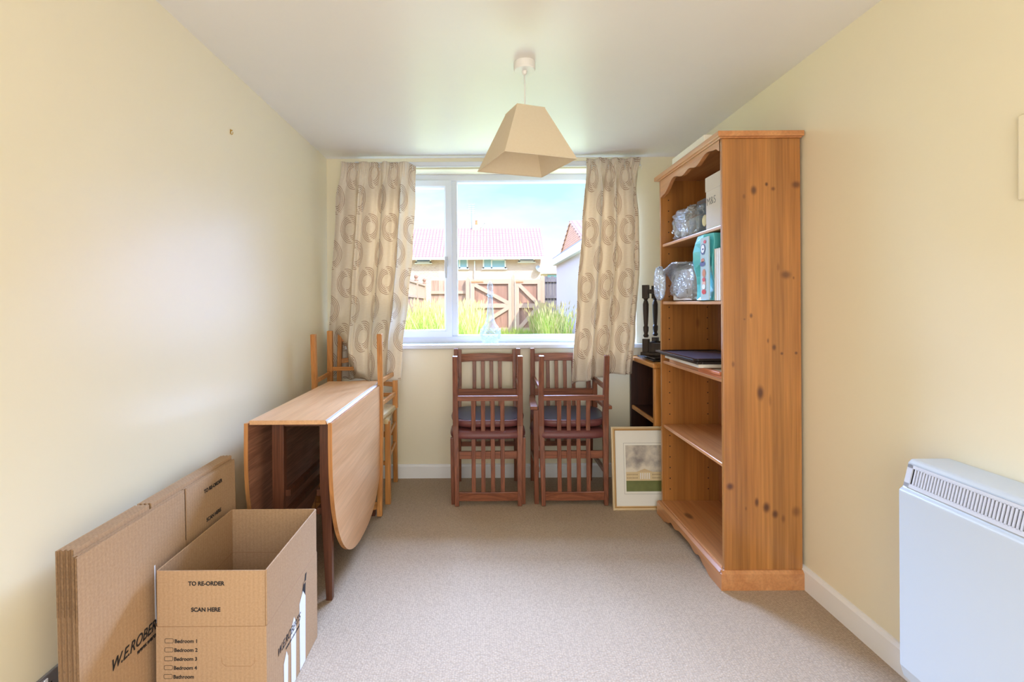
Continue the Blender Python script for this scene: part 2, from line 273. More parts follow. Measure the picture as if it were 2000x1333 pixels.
# ------------------------------------------------------------------ mesh builder
class MB:
    def __init__(s): s.v = []; s.f = []; s.mi = []; s.cur = 0; s.uv = None
    def poly(s, pts):
        i = len(s.v); s.v += [tuple(p) for p in pts]; s.f.append(tuple(range(i, i+len(pts)))); s.mi.append(s.cur)
    def box(s, a, b, mat=None):
        x0, y0, z0 = a; x1, y1, z1 = b
        if x0 > x1: x0, x1 = x1, x0
        if y0 > y1: y0, y1 = y1, y0
        if z0 > z1: z0, z1 = z1, z0
        i = len(s.v)
        vs = [(x0, y0, z0), (x1, y0, z0), (x1, y1, z0), (x0, y1, z0), (x0, y0, z1), (x1, y0, z1), (x1, y1, z1), (x0, y1, z1)]
        if mat is not None: vs = [tuple(mat @ Vector(v)) for v in vs]
        s.v += vs
        for q in ((3, 2, 1, 0), (4, 5, 6, 7), (0, 1, 5, 4), (1, 2, 6, 5), (2, 3, 7, 6), (3, 0, 4, 7)):
            s.f.append(tuple(i+k for k in q)); s.mi.append(s.cur)
        return s
    def loft(s, rings, cap=True, closed=True):
        n = len(rings[0]); i = len(s.v)
        for r in rings: s.v += [tuple(p) for p in r]
        for k in range(len(rings)-1):
            for j in range(n if closed else n-1):
                a = i+k*n+j; b = i+k*n+(j+1) % n
                s.f.append((a, b, b+n, a+n)); s.mi.append(s.cur)
        if cap:
            s.f.append(tuple(range(i+n-1, i-1, -1))); s.mi.append(s.cur)
            s.f.append(tuple(range(i+(len(rings)-1)*n, i+len(rings)*n))); s.mi.append(s.cur)
        return s
    def beam(s, p, q, w, d, w2=None, d2=None, ref=(1, 0, 0)):
        """rectangular bar p->q; w along ref, d across"""
        p, q = Vector(p), Vector(q); ax = (q-p).normalized(); r = Vector(ref); r = (r-ax*r.dot(ax)).normalized(); t = ax.cross(r)
        w2 = w if w2 is None else w2; d2 = d if d2 is None else d2
        def ring(c, w, d): return [c-r*w/2-t*d/2, c+r*w/2-t*d/2, c+r*w/2+t*d/2, c-r*w/2+t*d/2]
        return s.loft([ring(p, w, d), ring(q, w2, d2)])
    def path(s, pts, w, d, ref=(1, 0, 0)):
        pts = [Vector(p) for p in pts]; rings = []
        for k, p in enumerate(pts):
            ax = (pts[min(k+1, len(pts)-1)]-pts[max(k-1, 0)]).normalized(); r = Vector(ref); r = (r-ax*r.dot(ax)).normalized(); t = ax.cross(r)
            ww = w[k] if isinstance(w, (list, tuple)) else w; dd = d[k] if isinstance(d, (list, tuple)) else d
            rings.append([p-r*ww/2-t*dd/2, p+r*ww/2-t*dd/2, p+r*ww/2+t*dd/2, p-r*ww/2+t*dd/2])
        return s.loft(rings)
    def tube(s, pts, rad, n=10):
        pts = [Vector(p) for p in pts]; rings = []
        for k, p in enumerate(pts):
            ax = (pts[min(k+1, len(pts)-1)]-pts[max(k-1, 0)]).normalized()
            r = ax.orthogonal().normalized() if k == 0 else (r-ax*r.dot(ax)).normalized()
            t = ax.cross(r); R = rad[k] if isinstance(rad, (list, tuple)) else rad
            rings.append([p+r*R*math.cos(2*PI*j/n)+t*R*math.sin(2*PI*j/n) for j in range(n)])
        return s.loft(rings)
    def lathe(s, prof, c=(0, 0, 0), n=24, cap=True):
        cx, cy, cz = c
        return s.loft([[(cx+r*math.cos(2*PI*j/n), cy+r*math.sin(2*PI*j/n), cz+z) for j in range(n)] for r, z in prof], cap=cap)
    def prism(s, pts, axis, a, b):
        """extrude 2-D outline between a and b along axis (0 x, 1 y, 2 z)"""
        def mk(p, h):
            v = [p[0], p[1]]; v.insert(axis, h); return tuple(v)
        return s.loft([[mk(p, a) for p in pts], [mk(p, b) for p in pts]])
    def build(s, name, mat, parent=None, smooth=False, bevel=0.0, seg=2, loc=None, rot=None):
        me = bpy.data.meshes.new(name); me.from_pydata(s.v, [], s.f); me.update()
        for m_ in (mat if isinstance(mat, (list, tuple)) else [mat]): me.materials.append(m_)
        for p, k in zip(me.polygons, s.mi): p.material_index = k; p.use_smooth = smooth
        import bmesh
        bm = bmesh.new(); bm.from_mesh(me); bmesh.ops.recalc_face_normals(bm, faces=bm.faces); bm.to_mesh(me); bm.free()
        o = bpy.data.objects.new(name, me); C.objects.link(o)
        if parent is not None: o.parent = parent
        if loc is not None: o.location = loc
        if rot is not None: o.rotation_euler = rot
        if bevel:
            md = o.modifiers.new('edge', 'BEVEL'); md.width = bevel; md.segments = seg; md.limit_method = 'ANGLE'; md.angle_limit = math.radians(40)
        return o
def tag(o, label=None, cat=None, group=None, kind=None):
    if label: o['label'] = label
    if cat: o['category'] = cat
    if group: o['group'] = group
    if kind: o['kind'] = kind
    return o
def thing(name, label, cat, loc=(0, 0, 0), rotz=0.0, group=None):
    o = bpy.data.objects.new(name, None); C.objects.link(o); o.location = loc; o.rotation_euler = (0, 0, rotz); o.empty_display_size = 0.1
    return tag(o, label, cat, group)
def copy_tree(o, parent=None):
    c = o.copy(); C.objects.link(c); c.parent = parent
    for ch in [x for x in bpy.data.objects if x.parent == o]: copy_tree(ch, c)
    return c
def struct(o): o['kind'] = 'structure'; return o
def text(body, size, mat, parent, origin, face, name='printed_text', shear=0.0, bold=0.0, align='LEFT', sx=1.0, depth=0.0004):
    cu = bpy.data.curves.new(name, 'FONT'); cu.body = body; cu.size = size; cu.shear = shear; cu.offset = bold; cu.align_x = align; cu.extrude = depth
    t = bpy.data.objects.new(name+'_tmp', cu); C.objects.link(t)
    dg = bpy.context.evaluated_depsgraph_get(); me = bpy.data.meshes.new_from_object(t.evaluated_get(dg)); me.name = name
    bpy.data.objects.remove(t); bpy.data.curves.remove(cu)
    X, Y, Z = {'front': ((1, 0, 0), (0, 0, 1), (0, -1, 0)), 'east': ((0, 1, 0), (0, 0, 1), (1, 0, 0)), 'west': ((0, -1, 0), (0, 0, 1), (-1, 0, 0))}[face]
    R = Matrix((X, Y, Z)).transposed().to_4x4()
    me.transform(Matrix.Translation(origin) @ R @ Matrix.Diagonal((sx, 1, 1, 1)))
    me.materials.clear(); me.materials.append(mat)
    o = bpy.data.objects.new(name, me); C.objects.link(o); o.parent = parent; return o

# ================================================================== THE ROOM
XL, XR, YB, YR, H = -1.146, 1.427, 3.672, -1.4, 2.35
WX0, WX1, WZ0, WZ1 = -0.96, 1.125, 0.962, 2.268
struct(MB().box((XL-.12, YR-.1, -.12), (XR+.12, YB+.3, 0)).build('floor', M['carpet']))
struct(MB().box((XL-.12, YR-.1, H), (XR+.12, YB+.3, H+.12)).build('ceiling', M['ceiling']))
struct(MB().box((XL-.12, YR-.1, 0), (XL, YB+.3, H)).build('wall_left', M['wall']))
struct(MB().box((XR, YR-.1, 0), (XR+.12, YB+.3, H)).build('wall_right', M['wall']))
b = MB(); b.box((XL, YB, 0), (WX0, YB+.3, H)); b.box((WX1, YB, 0), (XR, YB+.3, H)); b.box((WX0, YB, 0), (WX1, YB+.3, WZ0)); b.box((WX0, YB, WZ1), (WX1, YB+.3, H))
struct(b.build('wall_back', M['wall']))
b = MB(); b.box((XL, YR-.1, 0), (-.85, YR, H)); b.box((1.15, YR-.1, 0), (XR, YR, H)); b.box((-.85, YR-.1, 2.3), (1.15, YR, H))
struct(b.build('wall_rear', M['wall']))
def skirting(name, p, q, nrm):
    # p->q along the wall; moulded top edge
    (x0, y0), (x1, y1) = p, q; nx, ny = nrm; t = 0.016
    prof = [(0, 0), (t, 0), (t, .085), (t*.75, .093), (t*.35, .098), (0, .1)]
    r0 = [(x0+nx*a, y0+ny*a, z) for a, z in prof]; r1 = [(x1+nx*a, y1+ny*a, z) for a, z in prof]
    struct(MB().loft([r0, r1]).build(name, M['skirt']))
skirting('baseboard_back', (XL+.016, YB), (XR-.016, YB), (0, -1))
skirting('baseboard_left', (XL, YR), (XL, YB), (1, 0))
skirting('baseboard_right', (XR, YR), (XR, YB), (-1, 0))

# ---- window
wy = YB+.15
win = struct(bpy.data.objects.new('window_1', None)); C.objects.link(win); win.location = (0, wy, 0)
def frame_ring(x0, x1, z0, z1, w, y0, y1, chamf=.012):
    b = MB()
    def ring(i, y): return [(x0+i, y, z0+i), (x1-i, y, z0+i), (x1-i, y, z1-i), (x0+i, y, z1-i)]
    b.loft([ring(0, y1), ring(0, y0), ring(w-chamf, y0), ring(w, y0+chamf), ring(w, y1), ring(0, y1)], cap=False)
    return b
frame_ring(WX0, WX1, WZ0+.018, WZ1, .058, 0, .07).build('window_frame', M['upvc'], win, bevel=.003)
mlx = P(888, 500, wy).x
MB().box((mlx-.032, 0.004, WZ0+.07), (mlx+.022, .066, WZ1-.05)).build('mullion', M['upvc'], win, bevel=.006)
mrx = WX1-.32
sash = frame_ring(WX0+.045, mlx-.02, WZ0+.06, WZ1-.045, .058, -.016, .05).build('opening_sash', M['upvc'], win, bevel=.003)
MB().box((WX0+.09, .02, WZ0+.11), (mlx-.07, .026, WZ1-.1)).build('pane', M['glass'], win)
MB().box((mlx+.01, .03, WZ0+.06), (WX1-.05, .036, WZ1-.05)).build('pane', M['glass'], win)
hz = P(872, 512, wy)
hb = MB(); hb.box((hz.x-.012, -.026, hz.z-.035), (hz.x+.012, -.016, hz.z+.04)); hb.lathe([(.008, 0), (.008, .02)], (0, 0, 0), 12)
hb = MB(); hb.box((hz.x-.013, -.028, hz.z-.035), (hz.x+.013, -.016, hz.z+.04)); hb.box((hz.x-.011, -.05, hz.z-.012), (hz.x+.011, -.028, hz.z+.012)); hb.path([(hz.x, -.047, hz.z+.01), (hz.x, -.049, hz.z-.05), (hz.x, -.044, hz.z-.125)], [.022, .02, .014], .012)
hb.build('handle', plain('satin_handle', (186, 188, 192), .35), sash, bevel=.003)
hk = MB().lathe([(.0001, 0), (.005, 0), (.005, .001), (.0001, .001)], (0, 0, 0), 10); hk.build('handle_keyhole', M['rubber'], sash, loc=(hz.x, -.0505, hz.z+.0), rot=(PI/2, 0, 0))
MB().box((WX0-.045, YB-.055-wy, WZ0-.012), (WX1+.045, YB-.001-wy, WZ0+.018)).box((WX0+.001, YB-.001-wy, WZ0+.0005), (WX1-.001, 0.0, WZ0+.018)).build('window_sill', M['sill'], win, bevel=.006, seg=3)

# ---- curtain rail
rail = thing('curtain_rail', 'white plastic curtain track above the window', 'curtain rail', (0, YB-.05, 2.292))
rx0, rx1 = P(668, 320, 3.6).x, P(1252, 320, 3.6).x
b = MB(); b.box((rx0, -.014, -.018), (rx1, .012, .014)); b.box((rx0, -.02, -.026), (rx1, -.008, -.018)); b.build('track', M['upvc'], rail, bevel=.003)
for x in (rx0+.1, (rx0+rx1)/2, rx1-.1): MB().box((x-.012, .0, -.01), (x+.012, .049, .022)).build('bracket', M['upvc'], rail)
for k in range(14):
    u = k/13; x = (P(675, 0, 3.6).x*(1-u*2)+P(815, 0, 3.6).x*u*2) if u < .5 else (P(1145, 0, 3.6).x*(2-2*u)+P(1250, 0, 3.6).x*(2*u-1))
    MB().tube([(x, -.03, -.02), (x, -.036, -.035), (x, -.03, -.052), (x+.003, -.024, -.04)], .0018, 6).build('curtain_hook', M['plaster'], rail)

# ---- curtains
YC = 3.585
def curtain(name, label, edges, folds, seed, depth_fn, hem_fn, top_fn, nu=260, nv=110, cloth=1.15):
    """edges(v)->(xl, xr) ; depth_fn(u,v) mean depth ; folds list of (n, amp, phase, drift)"""
    xs0 = None; verts = []; uvs = []
    rnd = random.Random(seed)
    for j in range(nv+1):
        v = j/nv; xl, xr = edges(v); row = []
        for i in range(nu+1):
            u = i/nu
            # fold amplitude grows below the heading tape
            g = min(1.0, max(0.0, (v-.045)/.12)); g = g*g*(3-2*g)
            d = 0; sx_ = 0
            for (n_, am, ph, dr) in folds:
                q = 2*PI*n_*u+ph+dr*v+.6*math.sin(2*PI*u*1.3+ph)
                d += am*(0.30+.70*g)*(math.sin(q)+.25*math.sin(2*q+.7)); sx_ += am*.30*g*math.cos(q)
            head = (1-min(1, v/.085)); head = max(0, head)
            d += .0045*head**.5*math.sin(2*PI*u*34+2.2*math.sin(u*19)) + .012*head*math.sin(2*PI*u*7+seed)
            d += .004*math.sin(9*v+13*u+seed)*g
            x = xl+(xr-xl)*u+sx_
            zt = top_fn(u); zb = hem_fn(u); z = zt+(zb-zt)*v
            dep = depth_fn(u, v); row.append(Vector((x*dep/YC, dep-d*(1-.35*v), z)))
        verts.append(row)
    me = bpy.data.meshes.new(name)
    V = [tuple(p) for r in verts for p in r]; Fc = []
    for j in range(nv):
        for i in range(nu): a = j*(nu+1)+i; Fc.append((a, a+1, a+nu+2, a+nu+1))
    me.from_pydata(V, [], Fc); me.update(); me.materials.append(M['curtain'])
    mid = verts[nv//2]; cum = [0]
    for i in range(nu): cum.append(cum[-1]+(mid[i+1]-mid[i]).length)
    ul = me.uv_layers.new(name='UVMap')
    for p in me.polygons:
        p.use_smooth = True
        for li, vi in zip(p.loop_indices, p.vertices):
            j, i = divmod(vi, nu+1); ul.data[li].uv = (cum[i]*cloth, 1.75*j/nv+seed*.13)
    o = bpy.data.objects.new(name, me); C.objects.link(o); tag(o, label, 'curtain')
    md = o.modifiers.new('thick', 'SOLIDIFY'); md.thickness = .0025; md.offset = 0
    return o
YC = 3.585
def interp(pts, t):
    for (a, x), (b_, y) in zip(pts, pts[1:]):
        if t <= b_: k = (t-a)/(b_-a) if b_ > a else 0; k = k*k*(3-2*k); return x+(y-x)*k
    return pts[-1][1]
def edgesL(v):
    l = interp([(0, 664), (.2, 655), (.6, 646), (.85, 641), (1, 646)], v); r = interp([(0, 814), (.12, 812), (.4, 806), (.65, 797), (.85, 786), (1, 782)], v)
    py = 325+v*415; return P(l, py, YC).x+.018, P(r, py, YC).x-.008
def depL(u, v):
    # the lower left hangs behind the ladder-back chair, the rest bulges over it
    u0 = .06+.30*max(0, (v-.78)/.22); w = interp([(0, 0.0), (u0, .0), (u0+.13, 1.0), (1, 1.0)], u); lo = interp([(0, 0), (.62, 0), (.85, 1), (1, 1)], v)
    return YC+.03*lo*(1-w)-(.265*w)*lo
curtain('curtain', 'cream curtain with brown swirls left of the window, draped over chair back', edgesL,
        [(3.6, .050, 0.9, .45), (8.3, .013, 2.0, -.5)], 1, depL,
        lambda u: P(700, 742, YC-.20*interp([(0, 0), (.3, 0), (.5, 1), (1, 1)], u)).z, lambda u: P(740, 317+8*max(0, (u-.9)*10), YC).z)
def edgesR(v):
    l = interp([(0, 1142), (.10, 1142), (.3, 1136), (.6, 1127), (1, 1117)], v); r = interp([(0, 1256), (.07, 1250), (.3, 1257), (.5, 1258), (.8, 1250), (1, 1242)], v)
    py = 312+v*425; return P(l, py, YC).x+.012, P(r, py, YC).x-.012
curtain('curtain', 'cream curtain with brown swirls right of the window, hanging free', edgesR,
        [(3.3, .052, 2.6, .5), (7.4, .013, .5, -.3)], 4, lambda u, v: YC-.10*interp([(0, 0), (.45, 0), (.9, 1), (1, 1)], v),
        lambda u: P(1180, interp([(0, 745), (.3, 738), (.62, 728), (1, 728)], u), YC).z, lambda u: P(1190, 309, YC).z)

# ---- decanter on the sill
dz = WZ0+.0185
dc = P(958, 670, YB+.06)
dec = thing('glass_decanter', 'tall narrow-necked clear glass decanter on the window sill', 'decanter', (dc.x, YB+.06, dz))
MB().lathe([(.045, 0), (.058, .008), (.070, .03), (.0755, .06), (.073, .09), (.058, .125), (.040, .15), (.034, .165), (.030, .172), (.028, .20), (.022, .26), (.018, .34), (.019, .352), (.028, .36), (.026, .364)], n=36).build('bottle', M['decglass'], dec, smooth=True)
MB().lathe([(.012, .345), (.013, .362), (.020, .368), (.023, .385), (.016, .395), (.021, .405), (.024, .42), (.018, .445), (.007, .462), (.002, .465)], n=20).build('stopper', M['decglass'], dec, smooth=True)
b = MB()
for k in range(12):
    a = 2*PI*k/12
    b.tube([((.0765-.0012*abs(t-3))*math.cos(a+t*.18), (.0765-.0012*abs(t-3))*math.sin(a+t*.18), .035+t*.012) for t in range(7)], .0022, 5)
b.build('cut_flutes', M['decglass'], dec, smooth=True)

# ---- pendant lamp
lp = thing('pendant_lamp', 'white pendant lamp with square tapered cream fabric shade', 'ceiling light', (.19, 2.225, H))
MB().lathe([(.047, 0), (.048, -.004), (.048, -.032), (.045, -.037), (.012, -.040), (.010, -.052), (.005, -.056)], n=36).build('ceiling_rose', M['plaster'], lp, smooth=False, bevel=.001)
MB().tube([(0, 0, -.05), (.001, 0, -.13), (0, 0, -.25)], .0032, 8).build('cord', M['plaster'], lp, smooth=True)
b = MB(); b.lathe([(.006, -.245), (.014, -.25), (.019, -.27), (.019, -.33), (.022, -.335), (.022, -.345), (.016, -.35), (.016, -.385), (.006, -.39)], n=20)
b.build('lamp_holder', M['plaster'], lp, smooth=True)
rot = math.radians(20)
zt, zb, ht, hb_ = 2.132-H, 1.892-H, .066, .166
def sq(h, z): return [(h*(cx*math.cos(rot)-cy*math.sin(rot)), h*(cx*math.sin(rot)+cy*math.cos(rot)), z) for cx, cy in ((-1, -1), (1, -1), (1, 1), (-1, 1))]
b = MB(); b.loft([sq(ht, zt), sq(hb_, zb)], cap=False)
sh = b.build('lamp_shade', M['shade'], lp); md = sh.modifiers.new('t', 'SOLIDIFY'); md.thickness = .002; md.offset = -1
for h, z in ((ht, zt), (hb_, zb)):
    b = MB(); q = sq(h*.995, z)
    for k in range(4): b.tube([q[k], q[(k+1) % 4]], .0026, 6)
    b.build('shade_trim', M['shade'], sh)
b = MB(); q = sq(ht*.98, zt-.004)
for k in range(4): b.tube([q[k], (0, 0, zt-.035)], .0016, 5)
b.lathe([(.0195, zt-.04), (.024, zt-.04), (.024, zt-.033), (.0195, zt-.033)], n=16); b.build('shade_carrier', M['plaster'], lp)

# ================================================================== BOOKCASE
bx0, by0, by1 = 1.062, 2.222, 3.008            # front plane, near and far side
bd = XR-.012-bx0                                # depth
kn = []
for px, py, r1, r2, s_ in [(1472, 372, 6, 9, .9), (1497, 360, 3, 4, .95), (1510, 369, 4, 4, .7), (1555, 361, 9, 7, .75), (1453, 384, 3, 5, .5), (1535, 537, 10, 8, .75), (1520, 522, 3, 8, .35),
                          (1467, 617, 3, 5, .8), (1454, 624, 2, 2, .6), (1500, 666, 2, 5, .7), (1512, 679, 4, 6, .85), (1527, 691, 3, 3, .8), (1555, 690, 3, 3, .9), (1432, 712, 3, 6, .6), (1485, 768, 7, 14, .95), (1504, 783, 3, 12, .35),
                          (1426, 951, 7, 7, .9), (1478, 982, 4, 9, .9), (1497, 992, 7, 10, .97), (1514, 1005, 6, 8, .97), (1530, 1014, 4, 8, .5), (1555, 1000, 8, 10, .55), (1457, 994, 2, 4, .5), (1550, 543, 2, 3, .6)]:
    c = P(px, py, by0); kn.append(((c.x-bx0, 0.0, c.z), (r1/F*by0, .3, r2/F*by0), s_))
PD, PL = (148, 92, 40), (186, 126, 64)
M['pside'] = wood('orange_pine_side', PD, PL, 'Z', 0.55, 0.36, knots=kn, boards=.055, boarddir=0, fine=.17, ring=.35)
M['pine'] = wood('orange_pine_upright', PD, PL, 'Z', 0.6, 0.36, auto=1.0, boards=.07, boarddir=0, fine=.10, ring=.35)
M['pineback'] = wood('orange_pine_back', (140, 80, 42), (176, 112, 64), 'Z', 0.6, 0.4, auto=.9, boards=.08, boarddir=1, fine=.1, ring=.35)
M['pinesh'] = wood('orange_pine_shelf', (176, 110, 62), (214, 154, 100), 'Y', 0.6, 0.32, auto=1.0, fine=.1, ring=.35)
for k_ in ('pside', 'pine', 'pineback', 'pinesh'):
    q_ = M[k_].node_tree.nodes['Principled BSDF']; q_.inputs['Coat Weight'].default_value = .8; q_.inputs['Coat Roughness'].default_value = .16
bc = thing('bookcase', 'tall open orange pine bookcase with scalloped top against the right wall', 'bookcase', (bx0, by0, 0))
Lc = by1-by0; T = .02; BZ = 2.005
MB().box((.004, 0, .08), (bd, T, BZ)).build('side_panel', M['pside'], bc, bevel=.003)
MB().box((bd-.012, T, .08), (bd-.002, Lc-T, BZ)).build('back_panel', M['pineback'], bc)
# far side, with shelf-pin holes drilled down its inner face
b = MB(); b.box((.004, Lc-T, .08), (bd, Lc, BZ)); b.cur = 1
for z in [x*.064+.16 for x in range(28)]:
    for x in (.05, bd-.075):
        b.box((x-.003, Lc-T-.0008, z-.003), (x+.003, Lc-T, z+.003))
b.build('side_panel', [M['pine'], M['rubber']], bc)
for z in (1.625, 1.283, .93, .548):
    MB().box((.012, T, z-.018), (bd-.013, Lc-T, z)).build('shelf', M['pinesh'], bc, bevel=.004, seg=3)
MB().box((.0, T, .072), (bd-.013, Lc-T, .09)).build('shelf', M['pinesh'], bc, bevel=.003)
# cornice board
b = MB(); b.box((-.022, -.022, BZ+.004), (bd+.006, Lc+.022, BZ+.028)); b.box((-.008, -.008, BZ), (bd+.004, Lc+.008, BZ+.006))
b.build('top_board', M['pinesh'], bc, bevel=.007, seg=3)
# scalloped frieze under the top
def scallop(t):          # t 0..1 along the length -> lower edge
    pts = [(0, 1.955), (.05, 1.974), (.17, 1.986), (.34, 1.953), (.445, 1.968), (.56, 1.953), (.72, 1.976), (.93, 1.912), (1, 1.903)]
    return interp(pts, t)
n_ = 80; top = BZ-.001
outl = [(T+(Lc-2*T)*k/n_, scallop(k/n_)) for k in range(n_+1)]
b = MB()
for k in range(n_):
    (ya, za), (yb, zb2) = outl[k], outl[k+1]
    b.poly([(.002, ya, za), (.002, ya, top), (.002, yb, top), (.002, yb, zb2)][::-1]); b.poly([(.022, ya, za), (.022, ya, top), (.022, yb, top), (.022, yb, zb2)])
    b.poly([(.002, ya, za), (.002, yb, zb2), (.022, yb, zb2), (.022, ya, za)])
b.build('scalloped_frieze', M['pinesh'], bc)
# plinth with a cut-out lower edge
b = MB()
def plow(t): return interp([(0, 0), (.12, 0), (.2, .018), (.27, .04), (.33, .028), (.42, .045), (.58, .045), (.67, .028), (.73, .04), (.8, .018), (.88, 0), (1, 0)], t)
ring0 = []; n2 = 70; pl_ = [(.002+(Lc-.004)*k/n2, plow(k/n2)) for k in range(n2+1)]
for k in range(n2):
    (ya, za), (yb, zb2) = pl_[k], pl_[k+1]
    for x in (-.018, .002): b.poly([(x, ya, za), (x, yb, zb2), (x, yb, .072), (x, ya, .072)])
    b.poly([(-.018, ya, za), (-.018, yb, zb2), (.002, yb, zb2), (.002, ya, za)])
    b.poly([(-.018, ya, .072), (-.018, yb, .072), (-.006, yb, .083), (-.006, ya, .083)])
    b.poly([(-.006, ya, .083), (-.006, yb, .083), (.002, yb, .083), (.002, ya, .083)])
for y, s_ in ((-.018, 1), (Lc-.002, 1)):
    b.box((-.018, y, 0), (bd-.001, y+.02, .072))
    prof = [(y, .072), (y+.02, .072), (y+.02, .083), (y+.012 if y < 0 else y+.004, .083)] if y < 0 else [(y, .072), (y+.02, .072), (y+.008, .083), (y, .083)]
    b.loft([[(-.014, p, z) for p, z in prof], [(bd-.001, p, z) for p, z in prof]])
b.build('plinth', M['pinesh'], bc, bevel=0.0)

# ---- things on the bookcase
t = MB().box((0, 0, 0), (.20, .40, .036)).build('wooden_board', M['mat'], bevel=.003, loc=(1.048, 2.36, BZ+.0285)); tag(t, 'pale board lying flat on top of the tall pine bookcase', 'board')
# white gift carton on the top shelf
ms = thing('carton', 'pale grey beige lidded carton with shop name, near end of the top shelf', 'box', (1.088, 2.248, 1.6252))
MB().box((0, 0, 0), (.27, .185, .215)).build('carton_body', M['beige'], ms, bevel=.002)
MB().box((-.003, -.003, .185), (.273, .188, .255)).build('carton_lid', M['beige'], ms, bevel=.003)
text('M&S', .052, plain('thin_grey_print', (120, 118, 120), .6), ms, (-.0034+.003, .178, .118), 'west', bold=-.0006)
def blob(size, seed, amp=.12, freq=3.0, power=.55, n=28, squash=None):
    b = MB(); rings = []
    def sp(c, p): return math.copysign(abs(c)**p, c)
    for i in range(1, n):
        th = PI*i/n-PI/2; r = []
        for j in range(n*2):
            ph = 2*PI*j/(n*2)
            v = Vector((sp(math.cos(th), power)*sp(math.cos(ph), power), sp(math.cos(th), power)*sp(math.sin(ph), power), sp(math.sin(th), power)))
            q = v*freq+Vector((seed*7.1, seed*3.3, seed)); rid = (1-abs(noise.noise(q)*2))*amp+noise.noise(q*2.3)*amp*.8+(abs(noise.noise(q*4.1)))*amp*.5
            k = 1-amp+rid; w = Vector((v.x*k*size[0]/2, v.y*k*size[1]/2, max(-1, v.z*(k if v.z > 0 else 1))*size[2]/2))
            if squash: w = squash(w)
            r.append(w)
        rings.append(r)
    b.loft(rings); return b
pb = thing('plastic_bag', 'crumpled clear plastic bag of oddments on the top shelf of the bookcase', 'bag', (1.20, 2.765, 1.6252))
blob((.23, .36, .19), 3, .20, 2.2).build('bag_film', M['plastic_clear'], pb, smooth=True, loc=(0, 0, .086))
b = MB(); b.loft([[(-.02+.02*math.sin(k*1.1)*f, .10+k*.012*f+.03*f, .10+.055*f*math.sin(k*.8)+.01*k*f) for k in range(9)] for f in (.15, .5, .8, 1.15)], cap=False, closed=False)
b.build('bag_neck', M['plastic_clear'], pb, smooth=True)
MB().box((-.05, -.10, .005), (.06, .02, .115)).build('grey_content', M['greyblue'], pb, bevel=.004)
blob((.09, .09, .11), 9, .2, 3).build('white_content', M['white'], pb, smooth=True, loc=(-.02, .07, .058))
cs = thing('display_case', 'small clear plastic case holding a round gold disc, beside the pale carton', 'case', (1.095, 2.445, 1.6252))
b = MB(); b.box((0, 0, 0), (.13, .11, .165)); b.build('case', M['boxglass'], cs, bevel=.002)
MB().box((.04, .01, .004), (.12, .10, .15)).build('dark_lining', plain('dark_brown_lining', (70, 44, 40), .7), cs)
MB().lathe([(.001, 0), (.028, 0), (.030, .003), (.028, .006), (.001, .006)], n=24).build('gold_disc', M['brass'], cs, loc=(.02, .066, .062), rot=(0, PI/2, 0))
# middle shelf
z1 = 1.2834
ap = thing('boxed_appliance', 'grey and white carton wrapped in a clear plastic bag on the middle shelf', 'box', (1.10, 2.48, z1))
MB().box((.0, .0, .005), (.22, .10, .185)).build('charcoal_panel', M['charcoal'], ap, bevel=.003)
MB().box((-.006, .06, .005), (.20, .15, .19)).build('grey_carton', M['greyblue'], ap, bevel=.003)
MB().box((-.012, .13, .005), (.19, .38, .17)).build('white_carton', M['white'], ap, bevel=.004)
for y in (.17, .31):
    b = MB(); b.box((-.0135, y, .06), (-.012, y+.028, .064)); b.box((-.0135, y+.004, .04), (-.012, y+.016, .056))
    b.build('carton_print', M['charcoal'], ap)
blob((.27, .46, .215), 5, .16, 3.2, .45).build('bag_film', M['plastic_clear'], ap, smooth=True, loc=(.095, .2, .107))
b = MB(); b.path([(-.03, .14, .20), (-.02, .22, .205), (-.035, .34, .17), (-.04, .42, .15)], [.10, .12, .1, .05], .012); b.build('folded_bag_end', M['plastic_clear'], ap, smooth=True, bevel=.004)
bl = blob((.045, .14, .20), 11, .10, 3, .8).build('plastic_bag', M['plastic_clear'], None, smooth=True, loc=(1.075, 3.085, 1.42))
bl.location = (1.034, 2.925, z1+.105); tag(bl, 'inflated clear plastic bag bulging out past the far edge of the middle shelf', 'bag')
# turquoise gift bag with christmas print
gb = thing('gift_bag', 'shiny turquoise gift bag with christmas print on the middle shelf', 'gift bag', (1.10, 2.322, z1))
b = MB(); rings = []
for k in range(9):
    f = k/8; z = .002+.315*f; w = .015*math.sin(f*7); n3 = []
    for (x, y) in ((-.03, 0), (-.03+.02*math.sin(f*5), .08), (-.045+w, .155), (-.02+w, .205), (.07, .20), (.12, .19), (.12, .0)):
        n3.append((x+.006*math.sin(y*60+f*9), y+.012*math.sin(f*6+x*20)*(1 if 0 < y else 0), z))
    rings.append(n3)
b.loft(rings); b.build('bag_body', M['turq'], gb, bevel=.002)
pr = MB(); 
MB().box((-.052, -.004, .004), (-.046, .085, .30)).build('printed_panel', M['greyprint'], gb, bevel=.001)
def disc(cy, cz, ry, rz, x=-.0535, n=20): b_ = MB(); b_.poly([(x, cy+ry*math.cos(2*PI*k/n), cz+rz*math.sin(2*PI*k/n)) for k in range(n)]); return b_
b = disc(.055, .245, .026, .026); b.build('penguin_print', M['navy'], gb); b = disc(.055, .247, .019, .020, -.0542); b.build('penguin_belly_print', M['white'], gb); disc(.052, .245, .010, .004, -.0548).build('penguin_beak_print', M['navy'], gb)
disc(.035, .278, .014, .008).build('red_hat_print', M['red'], gb)
disc(.060, .175, .030, .012).build('blue_sleigh_print', M['navy'], gb); disc(.058, .192, .018, .010).build('orange_sack_print', M['orange'], gb)
disc(.045, .13, .018, .020).build('orange_toy_print', M['orange'], gb)
